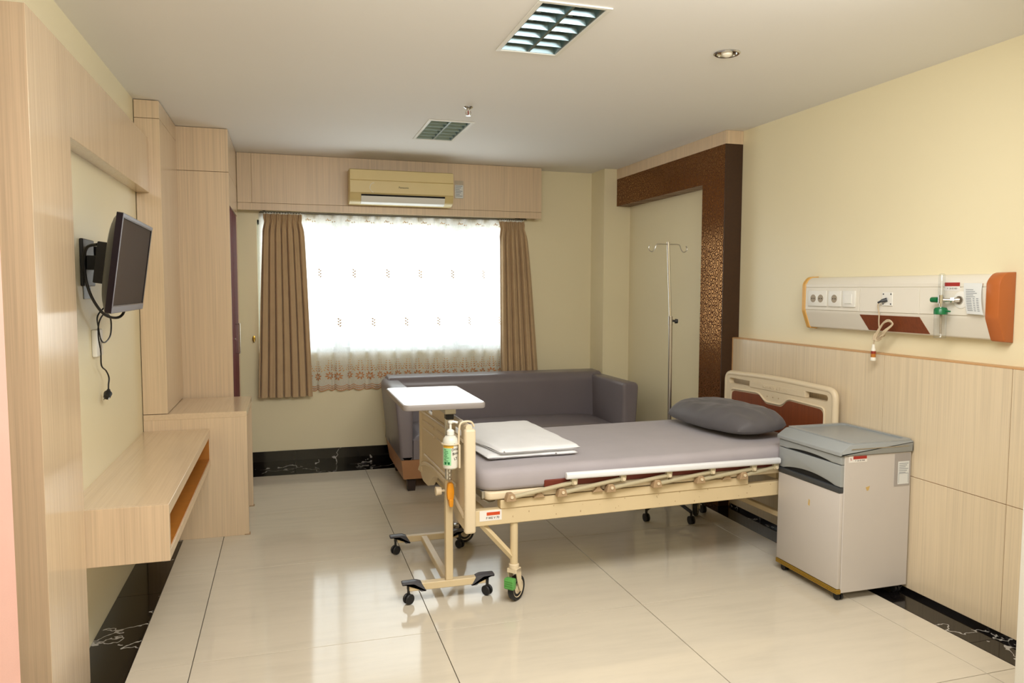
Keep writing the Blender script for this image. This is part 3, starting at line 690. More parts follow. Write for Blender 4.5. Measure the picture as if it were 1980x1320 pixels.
cb = thing('power_cord', 'black power cord hanging in loops below the television, plug at its end', 'cable', (-0.79, 3.72, 1.09))
thick = smooth_path([(-0.735, 3.44, 1.700), (-0.78, 3.475, 1.690), (-0.80, 3.50, 1.640), (-0.80, 3.52, 1.555), (-0.79, 3.58, 1.475), (-0.77, 3.68, 1.408), (-0.74, 3.76, 1.388), (-0.715, 3.79, 1.405), (-0.70, 3.78, 1.46)])
MB().tube(thick, 0.0062, 8).build('video_cable', 'black', cb)
thin = smooth_path([(-0.71, 3.70, 1.50), (-0.76, 3.68, 1.445), (-0.79, 3.655, 1.40), (-0.800, 3.71, 1.345), (-0.800, 3.745, 1.292), (-0.795, 3.80, 1.275), (-0.79, 3.885, 1.300), (-0.79, 3.915, 1.355), (-0.79, 3.88, 1.395), (-0.795, 3.80, 1.404), (-0.800, 3.725, 1.37), (-0.80, 3.70, 1.31), (-0.80, 3.735, 1.24), (-0.80, 3.74, 1.175), (-0.795, 3.80, 1.145), (-0.79, 3.83, 1.11), (-0.79, 3.815, 1.075), (-0.79, 3.81, 1.045)])
MB().tube(thin, 0.0034, 6).build('cord', 'black', cb)
pl = MB(); P0 = Vector((-0.79, 3.81, 1.045)); dr = Vector((0.0, -0.085, -0.045)).normalized()
pl.cyl(P0 + Vector((0, 0.006, 0.01)), P0 + dr * 0.012, 0.007, 0.014, 12); pl.cyl(P0 + dr * 0.012, P0 + dr * 0.04, 0.018, 0.014, 14)
pl = pl.build('plug', 'black', cb)
pp = MB()
for sd in (-1, 1): pp.cyl(P0 + dr * 0.038 + Vector((sd * 0.009, 0, 0)), P0 + dr * 0.06 + Vector((sd * 0.009, 0, 0)), 0.0025, n=8)
pp.build('pins', 'steel', pl)

ptl = thing('wall_plate', 'grey metal plate fixed on the left wall beside the television bracket', 'wall plate', (XL, 3.63, 1.475))
MB().box(XL, XL + 0.003, 3.572, 3.690, 1.475, 1.637, 0.0008, 1).build('plate', 'plate', ptl)
wsr = thing('wall_socket', 'white double wall socket on the left wall under the television', 'socket', (XL, 3.74, 1.215))
MB().box(XL, XL + 0.022, 3.682, 3.800, 1.217, 1.338, 0.006, 2).build('plate', 'socket', wsr)
MB().cyl((XL + 0.021, 3.745, 1.262), (XL + 0.0235, 3.745, 1.262), 0.022, n=18).build('socket_well', 'sockdark', wsr)
MB().cyl((XL + 0.021, 3.745, 1.308), (XL + 0.0235, 3.745, 1.308), 0.014, n=16).build('socket_well', 'socket', wsr)

# ------------------------------------------------------------------ sofa
sf = thing('sofa', 'grey leatherette sofa with brown base under the window', 'sofa', (1.73, 5.95, 0))
def arm(name, xo_t, xo_b, xi):
    sg = 1 if xi > xo_t else -1
    poly = rpoly([(xo_b, 0.255), (xi, 0.255), (xi, 0.778), (xo_t, 0.778)], [0.005, 0.005, 0.03, 0.055], 6)
    MB().prism(poly, 'y', 5.450, 6.30, 0.022, 3).build(name, 'leather', sf, 50)
arm('arm', 0.746, 0.795, 0.885); arm('arm', 2.722, 2.690, 2.580)
MB().prism(rpoly([(6.34, 0.255), (6.345, 0.790), (6.30, 0.806), (6.115, 0.800), (6.085, 0.75), (6.06, 0.255)], [0.01, 0.03, 0.04, 0.045, 0.04, 0.01], 6), 'x', 0.790, 2.680, 0.022, 3).build('backrest', 'leather', sf, 50)
def cush(u, v):
    a, b = 2 * u - 1, 2 * v - 1
    return a, b
sm = MB(); sx0, sx1, sy0, sy1 = 0.887, 2.578, 5.462, 6.075
def stop_(u, v):
    a, b = 2 * u - 1, 2 * v - 1; e = (max(0, 1 - abs(a) ** 14) * max(0, 1 - abs(b) ** 10)) ** 0.5
    z = 0.400 + 0.045 * e + 0.022 * (1 - a * a) * (1 - b * b)
    return (sx0 + (sx1 - sx0) * u, sy0 + (sy1 - sy0) * v, z)
sm.grid(stop_, 44, 24); sm.box(sx0, sx1, sy0, sy1, 0.257, 0.401)
sm.build('seat', 'leather', sf, 50)
bs = MB(); T = [(0.797, 5.462), (2.688, 5.462), (2.688, 6.338), (0.797, 6.338)]; B = [(0.820, 5.51), (2.664, 5.51), (2.664, 6.30), (0.820, 6.30)]
tvx = [bs.bm.verts.new((*p, 0.2548)) for p in T]; bvx = [bs.bm.verts.new((*p, 0.10)) for p in B]
bs.bm.faces.new(tvx); bs.bm.faces.new(bvx[::-1])
for i in range(4): bs.bm.faces.new((bvx[i], bvx[(i + 1) % 4], tvx[(i + 1) % 4], tvx[i]))
tag(bs.build('base', 'sofabase', sf), 'brown upholstered base')
for x in (0.885, 2.60):
    for y in (5.575, 6.23): MB().prism([(x - 0.027, 0.0), (x + 0.027, 0.0), (x + 0.034, 0.10), (x - 0.034, 0.10)], 'y', y - 0.03, y + 0.03, 0.002, 1).build('leg', 'darkwood', sf)

# ------------------------------------------------------------------ hospital bed (local: u along, v across, z up)
BR = math.radians(2.5)
bed = thing('hospital_bed', 'cream hospital bed with folded side rail, its head against the right wall', 'bed', (0.785, 3.345, 0), BR)
def B_(mb, name, m_, label=None, parent=None, angle=35, recalc=False):
    o = mb.build(name, m_, parent or bed, angle, world=False, recalc=recalc)
    return tag(o, label) if label else o
BWID = 1.0
for v in (0.02, BWID - 0.06): 
    r_ = B_(MB().box(0.05, 2.09, v, v + 0.04, 0.400, 0.476, 0.003, 1), 'side_frame', 'bedcream')
    B_(MB().box(0.178, 1.585, v - 0.006, v + 0.046, 0.4765, 0.519, 0.003, 1), 'rail_mount_beam', 'bedcream')
if True:                                       # marks on the near side frame
    st = B_(MB().box(0.075, 0.185, 0.0188, 0.0198, 0.424, 0.474), 'inventory_sticker', 'stk_white', 'worn white sticker with an orange-red bar')
    B_(MB().box(0.110, 0.176, 0.0178, 0.0190, 0.450, 0.465), 'sticker_bar', 'stk_orange', None, st)
    text('sticker_text', 'F 005 V 70', 0.015, 'ink', st, (0.140, 0.0182, 0.437), (1, 0, 0), (0, 0, 1), world=False)
    sc2 = MB()
    for k in range(26):
        u = random.uniform(0.2, 1.95); z = random.choice((random.uniform(0.41, 0.43), random.uniform(0.43, 0.475))); s_ = random.uniform(0.0015, 0.004)
        sc2.box(u, u + s_, 0.0192, 0.0198, z, z + s_ * random.uniform(1, 2.5))
    tag(B_(sc2, 'paint_chips', 'bedtan'), kind='stuff')
for u in (0.075, 0.95, 1.98): B_(MB().box(u, u + 0.05, 0.06, BWID - 0.06, 0.415, 0.465, 0.003, 1), 'cross_bar', 'bedcream')
# mattress platform sections
def platform(u0, u1, name='platform_section'):
    return B_(MB().prism(rrect(u0, u1, 0.010, BWID - 0.01, 0.03), 'z', 0.524, 0.562, 0.008, 2), name, 'bedplastic', None, None, 45)
platform(0.105, 0.70); platform(0.71, 1.10); platform(1.11, 1.36); platform(1.37, 2.07)
B_(MB().box(0.088, 0.104, 0.03, BWID - 0.03, 0.530, 0.566, 0.002, 1), 'retainer_strip', 'steel', 'bright metal strip along the foot end')
for u in (0.30, 0.90, 1.23, 1.80): B_(MB().box(u, u + 0.03, 0.06, BWID - 0.06, 0.481, 0.523), 'platform_support', 'bedcream')
# folded side rails, near and far
def side_rail(flip):
    sg = -1 if not flip else 1; v0 = 0.0 if not flip else BWID
    SHR = Matrix.Identity(4); SHR[2][0] = -0.013; SHR[2][3] = 0.013 * 0.497      # the bar sags a little towards the head
    vr = v0 + sg * 0.012
    top = B_(MB().prism(rrect(min(vr, vr + sg * 0.03), max(vr, vr + sg * 0.03), 0.604, 0.638, 0.012, 4), 'x', 0.497, 1.750, 0.004, 2, M4=SHR), 'side_rail_bar', 'railwhite', 'white folded side rail bar')
    lows = (0.218, 0.481, 0.744, 1.006, 1.262, 1.527); ups = (0.546, 0.812, 1.075, 1.334, 1.592, 1.735)
    for a, b in zip(lows, ups):
        dz = -0.013 * (b - 0.5)
        B_(MB().tube([(a, vr, 0.535), (b, vr, 0.583 + dz)], 0.0105, 10), 'rail_strut', 'railgrey')
        k = MB(); k.prism(rpoly([(a - 0.026, 0.5192), (a + 0.026, 0.5192), (a + 0.019, 0.550), (a + 0.010, 0.558), (a - 0.014, 0.558), (a - 0.019, 0.545)], 0.004), 'y', vr + sg * 0.016, vr - sg * 0.020, 0.002, 1)
        k = B_(k, 'lower_pivot', 'bedtan')
        B_(MB().cyl((a + 0.002, vr + sg * 0.015, 0.541), (a + 0.002, vr + sg * 0.021, 0.541), 0.0075, n=12), 'bolt', 'bedplastic', None, k)
        k = MB(); k.prism(rpoly([(b - 0.014, 0.572 + dz), (b + 0.014, 0.572 + dz), (b + 0.016, 0.606 + dz), (b - 0.016, 0.606 + dz)], 0.005), 'y', vr + sg * 0.014, vr - sg * 0.008, 0.0015, 1)
        k = B_(k, 'upper_pivot', 'railgrey')
        B_(MB().cyl((b, vr + sg * 0.013, 0.583 + dz), (b, vr + sg * 0.019, 0.583 + dz), 0.0085, n=12), 'bolt', 'bedplastic', None, k)
    for u in (0.372, 0.685, 1.44):
        k = MB(); k.prism([(u - 0.03, 0.5192), (u + 0.03, 0.5192), (u + 0.010, 0.540), (u + 0.010, 0.556), (u - 0.010, 0.556), (u - 0.010, 0.540)], 'y', v0 + sg * 0.004, v0 - sg * 0.024, 0.002, 1); B_(k, 'latch', 'bedtan')
side_rail(False); side_rail(True)
# foot board: outline in (v, z), outer face at u = 0
fo = [(0.0, 0.40), (0.03, 0.382), (0.20, 0.390), (0.27, 0.44), (0.33, 0.485), (0.43, 0.508), (0.59, 0.508), (0.69, 0.485), (0.75, 0.44), (0.80, 0.402), (0.95, 0.402), (1.02, 0.44), (1.02, 0.855), (0.97, 0.880), (0.05, 0.880), (0.0, 0.860)]
hole = rrect(0.10, 0.92, 0.822, 0.852, 0.014, 4)
f_ = MB(); f_.ring_prism(rpoly(fo, 0.03, 4), [hole], 'x', 0.008, 0.040)
f_.prism(rrect(-0.004, 0.034, 0.375, 0.872, 0.012, 4), 'x', -0.002, 0.052, 0.012, 3)
f_.prism(rrect(BWID - 0.034, BWID + 0.004, 0.44, 0.872, 0.012, 4), 'x', -0.002, 0.052, 0.012, 3)
f_.tube([(0.024, v, 0.876) for v in (0.02, 0.3, 0.7, BWID - 0.02)], 0.016, 10)
fb = B_(f_, 'foot_board', 'bedplastic', None, None, 40)
rg = MB()
rg.tube([(0.006, 0.97, 0.806), (0.006, 0.05, 0.806)], 0.008, 8)
for z in (0.760, 0.715):
    for a, b in ((0.92, 0.65), (0.59, 0.12)): rg.tube([(0.007, a, z), (0.007, b, z)], 0.006, 8)
rg.tube([(0.006, 0.89, 0.566), (0.006, 0.20, 0.560)], 0.008, 8)
rg.tube(smooth_path([(0.005, 1.02, 0.452), (0.005, 0.97, 0.490), (0.005, 0.86, 0.522), (0.005, 0.70, 0.538), (0.005, 0.50, 0.540), (0.005, 0.31, 0.520), (0.005, 0.16, 0.480), (0.005, 0.03, 0.452)]), 0.011, 8)
B_(rg, 'moulded_rib', 'bedplastic', None, fb)
B_(MB().box(0.012, 0.034, 0.30, 0.72, 0.823, 0.851), 'name_block', 'bedplastic', None, fb)
B_(MB().box(0.002, 0.02, BWID + 0.004, BWID + 0.022, 0.72, 0.80, 0.004, 2), 'corner_bumper', 'lav', None, fb)
# head board at u = 2.06 with wood inset
H0 = 0.004; H1 = 1.004; HU_ = 2.128
ho = rpoly([(H0, 0.45), (H1, 0.45), (H1, 0.958), (0.504, 0.974), (H0, 0.958)], [0.02, 0.02, 0.05, 0.3, 0.05], 6)
h_ = MB(); h_.ring_prism(ho, [rrect(0.045, 0.963, 0.893, 0.932, 0.017, 5)], 'x', HU_, HU_ + 0.036)
hbd = B_(h_, 'head_board', 'bedplastic', None, None, 40)
ed = MB(); ed.tube([(HU_ + 0.016, v, z) for v, z in ho], 0.020, 10, True); B_(ed, 'edge_roll', 'bedplastic', None, hbd, 60)
blk = MB().box(HU_ - 0.004, HU_ + 0.03, 0.225, 0.742, 0.8935, 0.9315, 0.002, 1); B_(blk, 'name_block', 'bedplastic', None, hbd)
text('embossed_name', 'PARAMOUNT BED', 0.027, 'bedplastic', hbd, (HU_ - 0.0045, 0.495, 0.912), (0, -1, 0), (0, 0, 1), 0.0012, 1.05, world=False)
wi = [(0.078, 0.60), (0.925, 0.60), (0.925, 0.848), (0.645, 0.856), (0.580, 0.808), (0.428, 0.808), (0.370, 0.856), (0.078, 0.844)]
B_(MB().prism(rpoly(wi, [0.02, 0.02, 0.035, 0.02, 0.02, 0.02, 0.02, 0.035], 5), 'x', HU_ - 0.004, HU_ + 0.004), 'wood_inset', 'woodinset', 'red-brown wood-look inset', hbd)
rm = MB(); rm.tube([(HU_ - 0.003, v, z) for v, z in rpoly([(p[0] + (0.012 if p[0] > 0.5 else -0.012) * (1 if abs(p[0] - 0.5) > 0.3 else 0), p[1] + (0.012 if p[1] > 0.7 else -0.012)) for p in wi], 0.028, 5)], 0.006, 8, True); B_(rm, 'inset_rim', 'bedplastic', None, hbd, 60)
dt = MB()
for v in (0.565, 0.512, 0.459): dt.cyl((HU_ - 0.002, v, 0.856), (HU_ + 0.002, v, 0.856), 0.004, n=8)
tag(B_(dt, 'screw_caps', 'bedtan', None, hbd), kind='stuff')
for v in (0.06, 0.90): B_(MB().box(2.05, HU_ + 0.02, v, v + 0.04, 0.40, 0.60, 0.003, 1), 'board_post', 'bedcream')
# legs with casters
def bed_leg(u, v, name, axis_deg, fork_dir):
    lg = B_(MB().cyl((u, v, 0.18), (u, v, 0.41), 0.0195, n=18), 'leg', 'bedcream')
    col = MB(); col.lathe([(0.018, 0.168), (0.025, 0.170), (0.025, 0.188), (0.020, 0.192)], (u, v, 0), 18)
    B_(col, 'leg_collar', 'bedplastic', None, lg)
    R4 = Matrix.Translation((u, v, 0)) @ Matrix.Rotation(math.radians(axis_deg), 4, 'Z')     # local x: trailing direction, y: wheel axis
    fk = MB()
    for sd in (-1, 1): fk.prism(rpoly([(-0.022, 0.168), (0.022, 0.168), (0.030, 0.10), (0.040, 0.060), (0.022, 0.045), (-0.004, 0.10)], 0.008), 'y', sd * 0.021, sd * 0.027, 0.001, 1, M4=R4)
    fk.prism([(-0.024, 0.150), (0.026, 0.145), (0.024, 0.170), (-0.022, 0.170)], 'y', -0.027, 0.027, 0.003, 1, M4=R4)
    cs_ = B_(fk, 'caster_fork', 'bedplastic')
    c0 = Vector((0.024, 0, 0.0625)); wl_ = MB()
    Rw = R4 @ Matrix.Translation(c0) @ Matrix.Rotation(PI / 2, 4, 'X')
    wl_.lathe([(0.044, -0.010), (0.054, -0.016), (0.0600, -0.013), (0.0625, 0.0), (0.0600, 0.013), (0.054, 0.016), (0.044, 0.010)], (0, 0, 0), 28, M4=Rw)
    B_(wl_, 'wheel_tyre', 'rubber', None, cs_)
    hb2 = MB(); hb2.lathe([(0.006, -0.017), (0.016, -0.017), (0.018, -0.011), (0.040, -0.009), (0.046, -0.012), (0.046, 0.012), (0.040, 0.009), (0.018, 0.011), (0.016, 0.017), (0.006, 0.017)], (0, 0, 0), 24, M4=Rw)
    B_(hb2, 'wheel_hub', 'bedplastic', None, cs_)
    return lg, cs_, R4
lg, cs_, R4 = bed_leg(0.258, 0.048, 'near foot', 40, 0)
pd = MB(); pd.box(-0.052, -0.020, -0.026, 0.026, 0.075, 0.128, 0.005, 2, M4=R4)
for k in range(4): pd.box(-0.0545, -0.0515, -0.024, 0.024, 0.082 + 0.011 * k, 0.088 + 0.011 * k, 0.001, 1, M4=R4)
B_(pd, 'brake_pedal', 'green', 'green brake pedal', cs_)
lg, cs2, R4 = bed_leg(0.240, 0.955, 'far foot', 10, 0)
pd = MB(); pd.box(-0.060, -0.022, -0.026, 0.026, 0.100, 0.125, 0.004, 2, M4=R4); pd.box(-0.075, -0.055, -0.026, 0.026, 0.110, 0.150, 0.004, 2, M4=R4); B_(pd, 'brake_pedal', 'steel', 'ribbed metal brake pedal', cs2)
bed_leg(1.87, 0.05, 'near head', 15, 0); bed_leg(1.87, 0.945, 'far head', 50, 0)
for v in (0.048, 0.955): B_(MB().tube([(0.085, v, 0.412), (0.252, v, 0.222)], 0.016, 4), 'diagonal_brace', 'bedcream')
B_(MB().box(1.855, 1.885, 0.07, 0.93, 0.245, 0.275, 0.003, 1), 'lower_cross_bar', 'bedcream')
B_(MB().tube([(0.12, 0.14, 0.50), (0.16, 0.14, 0.478), (0.19, 0.14, 0.482)], 0.006, 6), 'crank_rod', 'steel')

# mattress, pillow, blanket
def bedpt(u, v, z): return bed_m @ Vector((u, v, z))
bed_m = WM['hospital_bed']
mt = thing('mattress', 'mattress under a fitted grey sheet lying on the hospital bed', 'mattress', bedpt(1.03, 0.5, 0.562), BR)
mm = MB(); ML = Matrix.Translation((-1.03, -0.5, -0.562))
def matt(u, v):
    return None
P = rpoly([(0.075, 0.012), (2.075, 0.012), (2.075, 0.985), (0.075, 0.985)], [0.10, 0.05, 0.05, 0.10], 10)
def ring(inset, z, wob):
    cx, cy = 1.06, 0.506; out = []
    for x, y in P:
        d = Vector((x - cx, y - cy)); 
        sx_ = (abs(d.x) - inset) / abs(d.x) if abs(d.x) > 1e-6 else 1; sy_ = (abs(d.y) - inset) / abs(d.y) if abs(d.y) > 1e-6 else 1
        q = (cx + d.x * max(sx_, 0), cy + d.y * max(sy_, 0)); nz_ = noise.noise(Vector((q[0] * 3, q[1] * 3, z * 8))) * wob
        out.append((q[0] + nz_ * 0.5, q[1] + nz_ * 0.5, z))
    return out
# dense outline so that the sheet can ripple
def dens(P, d=0.03):
    out = []
    for i in range(len(P)):
        a, b = Vector(P[i]), Vector(P[(i + 1) % len(P)]); n = max(1, int((b - a).length / d))
        out += [tuple(a + (b - a) * k / n) for k in range(n)]
    return out
P = dens(P)
rings = [(0.030, 0.5625, 0.0), (0.006, 0.568, 0.004), (0.0, 0.585, 0.006), (0.0, 0.615, 0.006), (0.001, 0.640, 0.005), (0.010, 0.658, 0.003), (0.028, 0.668, 0.001)]
VR = []
for ins, z, wb_ in rings: VR.append([mm.bm.verts.new(p) for p in ring(ins, z, wb_)])
n = len(P)
for A, B in zip(VR, VR[1:]):
    for i in range(n): mm.bm.faces.new((A[i], A[(i + 1) % n], B[(i + 1) % n], B[i]))
mm.bm.faces.new(VR[0][::-1])
# top as concentric rings towards the middle
prev = VR[-1]; ctr = Vector((1.06, 0.506))
for f in (0.96, 0.90, 0.80, 0.65, 0.45, 0.2):
    cur = []
    for vtx in VR[-1]:
        q = Vector((ctr.x + (vtx.co.x - ctr.x) * f, ctr.y + (vtx.co.y - ctr.y) * f))
        zz = 0.668 + 0.006 * (1 - f) + 0.004 * noise.noise(Vector((q.x * 2.2, q.y * 3.0, 1.7))) + 0.002 * noise.noise(Vector((q.x * 7, q.y * 9, 4.2)))
        cur.append(mm.bm.verts.new((q.x, q.y, zz)))
    for i in range(n): mm.bm.faces.new((prev[i], prev[(i + 1) % n], cur[(i + 1) % n], cur[i]))
    prev = cur
c_ = mm.bm.verts.new((ctr.x, ctr.y, 0.676))
for i in range(n): mm.bm.faces.new((prev[i], prev[(i + 1) % n], c_))
bmesh.ops.transform(mm.bm, matrix=ML, verts=mm.bm.verts)
mm.build('fitted_sheet', 'sheet', mt, 60, world=False)
tag(MB().box(0.40, 2.06, 0.0065, 0.991, 0.5635, 0.600, 0.004, 1, M4=ML).build('mattress_cover', 'maroon', mt, world=False), 'strip of dark red mattress cover below the sheet')

def pillow_obj():
    t = thing('pillow', 'dark grey pillow lying at the head of the bed', 'pillow', bedpt(1.79, 0.535, 0.672), BR + math.radians(4))
    L, W, Hh = 0.39, 0.205, 0.078
    def fn(sgn):
        def g(u, v):
            a, b = 2 * u - 1, 2 * v - 1
            # square mapped to a rounded-corner outline, edges bowed a little
            k = 1 - 0.13 * (abs(a) * abs(b)) ** 2.0
            x = W * b * k * (1 + 0.03 * math.cos(PI * a)); y = L * a * k
            e = (max(0.0, 1 - abs(a) ** 4.0) ** 0.50) * (max(0.0, 1 - abs(b) ** 3.0) ** 0.52)
            wr_ = 0.014 * noise.noise(Vector((a * 2.0 + 3, b * 2.2, sgn))) + 0.009 * noise.noise(Vector((a * 5 + 1, b * 4 + a * 2, sgn * 2))) + 0.006 * (0.5 - abs(noise.noise(Vector((a * 3 + b * 4, b * 6 - a * 3, 7.7)))))
            wr_ += 0.005 * math.sin(10 * b + 6 * a) * abs(a) ** 2 + 0.004 * math.sin(13 * a - 5 * b) * abs(b) ** 3
            h = Hh * e * (1.30 if sgn > 0 else 0.55) + wr_ * e ** 0.5 * (1 if sgn > 0 else 0.3)
            z = 0.056 + (h if sgn > 0 else -min(h, 0.054)) + 0.016 * (0.5 + 0.5 * b)
            return (x, y, max(z, 0.002))
        return g
    p = MB(); p.grid(fn(1), 44, 30); p.grid(lambda u, v: fn(-1)(1 - u, v), 44, 30)
    bmesh.ops.remove_doubles(p.bm, verts=p.bm.verts, dist=0.0015)
    p.build('pillowcase', 'pillow', t, 80, world=False, recalc=True)
    return t
pillow_obj()

bl = thing('blanket', 'pale grey folded blanket at the foot of the bed', 'blanket', bedpt(0.45, 0.55, 0.672), BR)
def slab(mb, quad_, zb, th, seed, tilt=0.0):
    a, b, c, d = [Vector(q) for q in quad_]
    def pt(u, v): return (a * (1 - u) + b * u) * (1 - v) + (d * (1 - u) + c * u) * v
    def surf(sg):
        def g(u, v):
            q = pt(u, v); A, B = 2 * u - 1, 2 * v - 1
            e = (max(0.0, 1 - abs(A) ** 22) ** 0.5) * (max(0.0, 1 - abs(B) ** 22) ** 0.5)
            nz_ = 0.004 * noise.noise(Vector((q.x * 6, q.y * 6, seed))) + 0.0025 * noise.noise(Vector((q.x * 15, q.y * 13, seed + 3)))
            w_ = 0.006 * noise.noise(Vector((q.x * 4, q.y * 4, seed + 9)))
            return (q.x + w_, q.y + w_, zb + th / 2 + sg * th / 2 * e + (nz_ if sg > 0 else 0.0) + tilt * (1 - u))
        return g
    mb.grid(surf(1), 40, 40); mb.grid(lambda u, v: surf(-1)(1 - u, v), 40, 40)
q1 = [(-0.285, -0.375), (0.195, -0.390), (0.20, 0.385), (-0.31, 0.375)]; q2 = [(-0.225, -0.390), (0.205, -0.398), (0.207, 0.388), (-0.345, 0.378)]
lo = MB(); slab(lo, q1, 0.002, 0.026, 1.0); bmesh.ops.remove_doubles(lo.bm, verts=lo.bm.verts, dist=0.0004); lo.build('lower_fold', 'blanket', bl, 80, world=False, recalc=True)
lo = MB(); slab(lo, q2, 0.027, 0.031, 5.0); bmesh.ops.remove_doubles(lo.bm, verts=lo.bm.verts, dist=0.0004); lo.build('upper_fold', 'blanket', bl, 80, world=False, recalc=True)

# ------------------------------------------------------------------ overbed table
ob = thing('overbed_table', 'wheeled overbed table with white top at the foot of the bed', 'table', (0.742, 3.87, 0))
tt = MB().prism(rrect(0.512, 0.908, 3.425, 4.075, 0.03, 6), 'z', 0.955, 0.982, 0.006, 2).build('table_top', 'tableedge', ob)
MB().prism(rrect(0.517, 0.903, 3.430, 4.070, 0.027, 6), 'z', 0.9815, 0.9835, 0.0005, 1).build('top_surface', 'tabletop', tt)
MB().box(0.715, 0.770, 3.47, 3.95, 0.925, 0.955, 0.003, 1).build('top_support', 'steel', ob)
MB().box(0.724, 0.760, 3.500, 3.540, 0.1032, 0.600, 0.003, 1).build('post_sleeve', 'bedcream', ob)
MB().box(0.728, 0.756, 3.504, 3.536, 0.600, 0.900, 0.002, 1).build('inner_post', 'chrome', ob)
MB().box(0.726, 0.765, 3.498, 3.540, 0.895, 0.935, 0.003, 1).build('post_clamp', 'black', ob)
ch = MB()
for k in range(15):
    z = 0.604 + 0.0195 * k
    ch.tube([(0.744 + 0.007 * math.cos(t), 3.5015 + 0.002 * (k % 2), z + 0.011 * math.sin(t)) for t in [2 * PI * i / 10 for i in range(10)]], 0.0025, 6, True)
tag(ch.build('lift_chain', 'steel', ob), kind='stuff')
lv = MB(); lv.prism(rpoly([(0.728, 0.505), (0.758, 0.505), (0.762, 0.545), (0.756, 0.592), (0.730, 0.592), (0.725, 0.545)], 0.012), 'y', 3.470, 3.500, 0.008, 2)
lv.prism(rpoly([(0.735, 0.475), (0.753, 0.475), (0.756, 0.515), (0.732, 0.515)], 0.008), 'y', 3.462, 3.490, 0.005, 2)
tag(lv.build('height_lever', 'orange', ob), 'orange height lever')
kb = MB(); kb.cyl((0.724, 3.52, 0.545), (0.705, 3.52, 0.545), 0.006, n=10); kb.cyl((0.705, 3.52, 0.545), (0.678, 3.52, 0.545), 0.019, 0.022, 18); kb.build('clamp_knob', 'bedplastic', ob)
MB().box(0.545, 0.925, 3.500, 3.540, 0.068, 0.103, 0.003, 1).build('foot_bar', 'bedcream', ob)
MB().box(0.590, 0.945, 4.205, 4.240, 0.068, 0.103, 0.003, 1).build('foot_bar', 'bedcream', ob)
MB().box(0.724, 0.760, 3.540, 4.205, 0.066, 0.099, 0.003, 1).build('base_bar', 'bedcream', ob)
for x, y, sg in ((0.555, 3.520, -1), (0.925, 3.520, 1), (0.590, 4.222, -1), (0.945, 4.222, 1)):
    cv = MB(); cv.prism(rpoly([(x - sg * 0.075, 0.062), (x - sg * 0.045, 0.062), (x - sg * 0.012, 0.098), (x + sg * 0.045, 0.098), (x + sg * 0.045, 0.112), (x - sg * 0.025, 0.114), (x - sg * 0.050, 0.105)], 0.006), 'y', y - 0.024, y + 0.024, 0.006, 2)
    cv = cv.build('caster_cover', 'footcap', ob)
    fk = MB(); fk.cyl((x + sg * 0.012, y, 0.075), (x + sg * 0.012, y, 0.10), 0.008, n=10); fk.box(x + sg * 0.012 - 0.006, x + sg * 0.012 + 0.006, y - 0.006, y + 0.006, 0.025, 0.085)
    fk.build('caster_stem', 'black', cv)
    for s2 in (-1, 1):
        wv = MB(); cx = x + sg * 0.012
        ang = 0.5 if sg < 0 else -0.9
        Rw = Matrix.Translation((cx, y, 0.026)) @ Matrix.Rotation(ang, 4, 'Z') @ Matrix.Rotation(PI / 2, 4, 'X')
        wv.lathe([(0.004, -0.006), (0.020, -0.006), (0.025, -0.002), (0.0255, 0.003), (0.022, 0.007), (0.004, 0.007)], (0, 0, s2 * 0.011), 20, M4=Rw)
        wv.build('wheel', 'rubber', cv)

# hand soap on the foot board
so = thing('soap_bottle', 'white pump soap bottle with green label hanging on the foot board', 'bottle', (0.728, 3.405, 0.652))
SXc, SYc, SZ = 0.728, 3.405, 0.030
bo = MB(); bo.lathe([(0.004, 0.0), (0.030, 0.0), (0.036, 0.006), (0.037, 0.02), (0.037, 0.125), (0.034, 0.142), (0.024, 0.153), (0.014, 0.157)], (SXc, SYc, 0.652 + SZ), 28, 1.0, 1.0); bo.build('bottle_body', 'soap', so)
pu = MB(); pu.lathe([(0.016, 0.0), (0.018, 0.002), (0.018, 0.020), (0.012, 0.026), (0.006, 0.028), (0.0055, 0.055), (0.011, 0.056), (0.012, 0.066), (0.004, 0.069)], (SXc, SYc, 0.809 + SZ), 20)
pu.tube(smooth_path([(SXc, SYc, 0.871 + SZ), (SXc + 0.016, SYc - 0.008, 0.872 + SZ), (SXc + 0.032, SYc - 0.014, 0.868 + SZ)]), [0.007] * 6 + [0.006] * 6 + [0.005], 8); pu.build('pump', 'acwhite', so)
def wrap(a0, a1, z0, z1, r, n=10):
    q = MB(); q.grid(lambda u, v: (SXc + r * math.cos(a0 + (a1 - a0) * u), SYc + r * math.sin(a0 + (a1 - a0) * u), z0 + SZ + (z1 - z0) * v), n, 1); return q
lb = wrap(math.radians(195), math.radians(262), 0.672, 0.752, 0.0374).build('label', 'labelgreen', so, recalc=False)
wrap(math.radians(195), math.radians(280), 0.754, 0.765, 0.0374).build('label_band', 'labelyellow', so)
gl = MB()
for k in range(9):
    a = math.radians(208 + 5 * (k % 2)); L_ = math.radians(18 + 8 * (k % 3))
    gl.grid(lambda u, v: (SXc + 0.0377 * math.cos(a + L_ * u), SYc + 0.0377 * math.sin(a + L_ * u), 0.744 + SZ - k * 0.0075 + 0.0025 * v), 4, 1)
for a, z in ((212, 0.676), (238, 0.676)):
    a = math.radians(a); gl.grid(lambda u, v: (SXc + 0.0377 * math.cos(a + 0.25 * u), SYc + 0.0377 * math.sin(a + 0.25 * u), z + SZ + 0.012 * v), 3, 1)
tag(gl.build('label_print', 'dkgreen', so), kind='stuff')
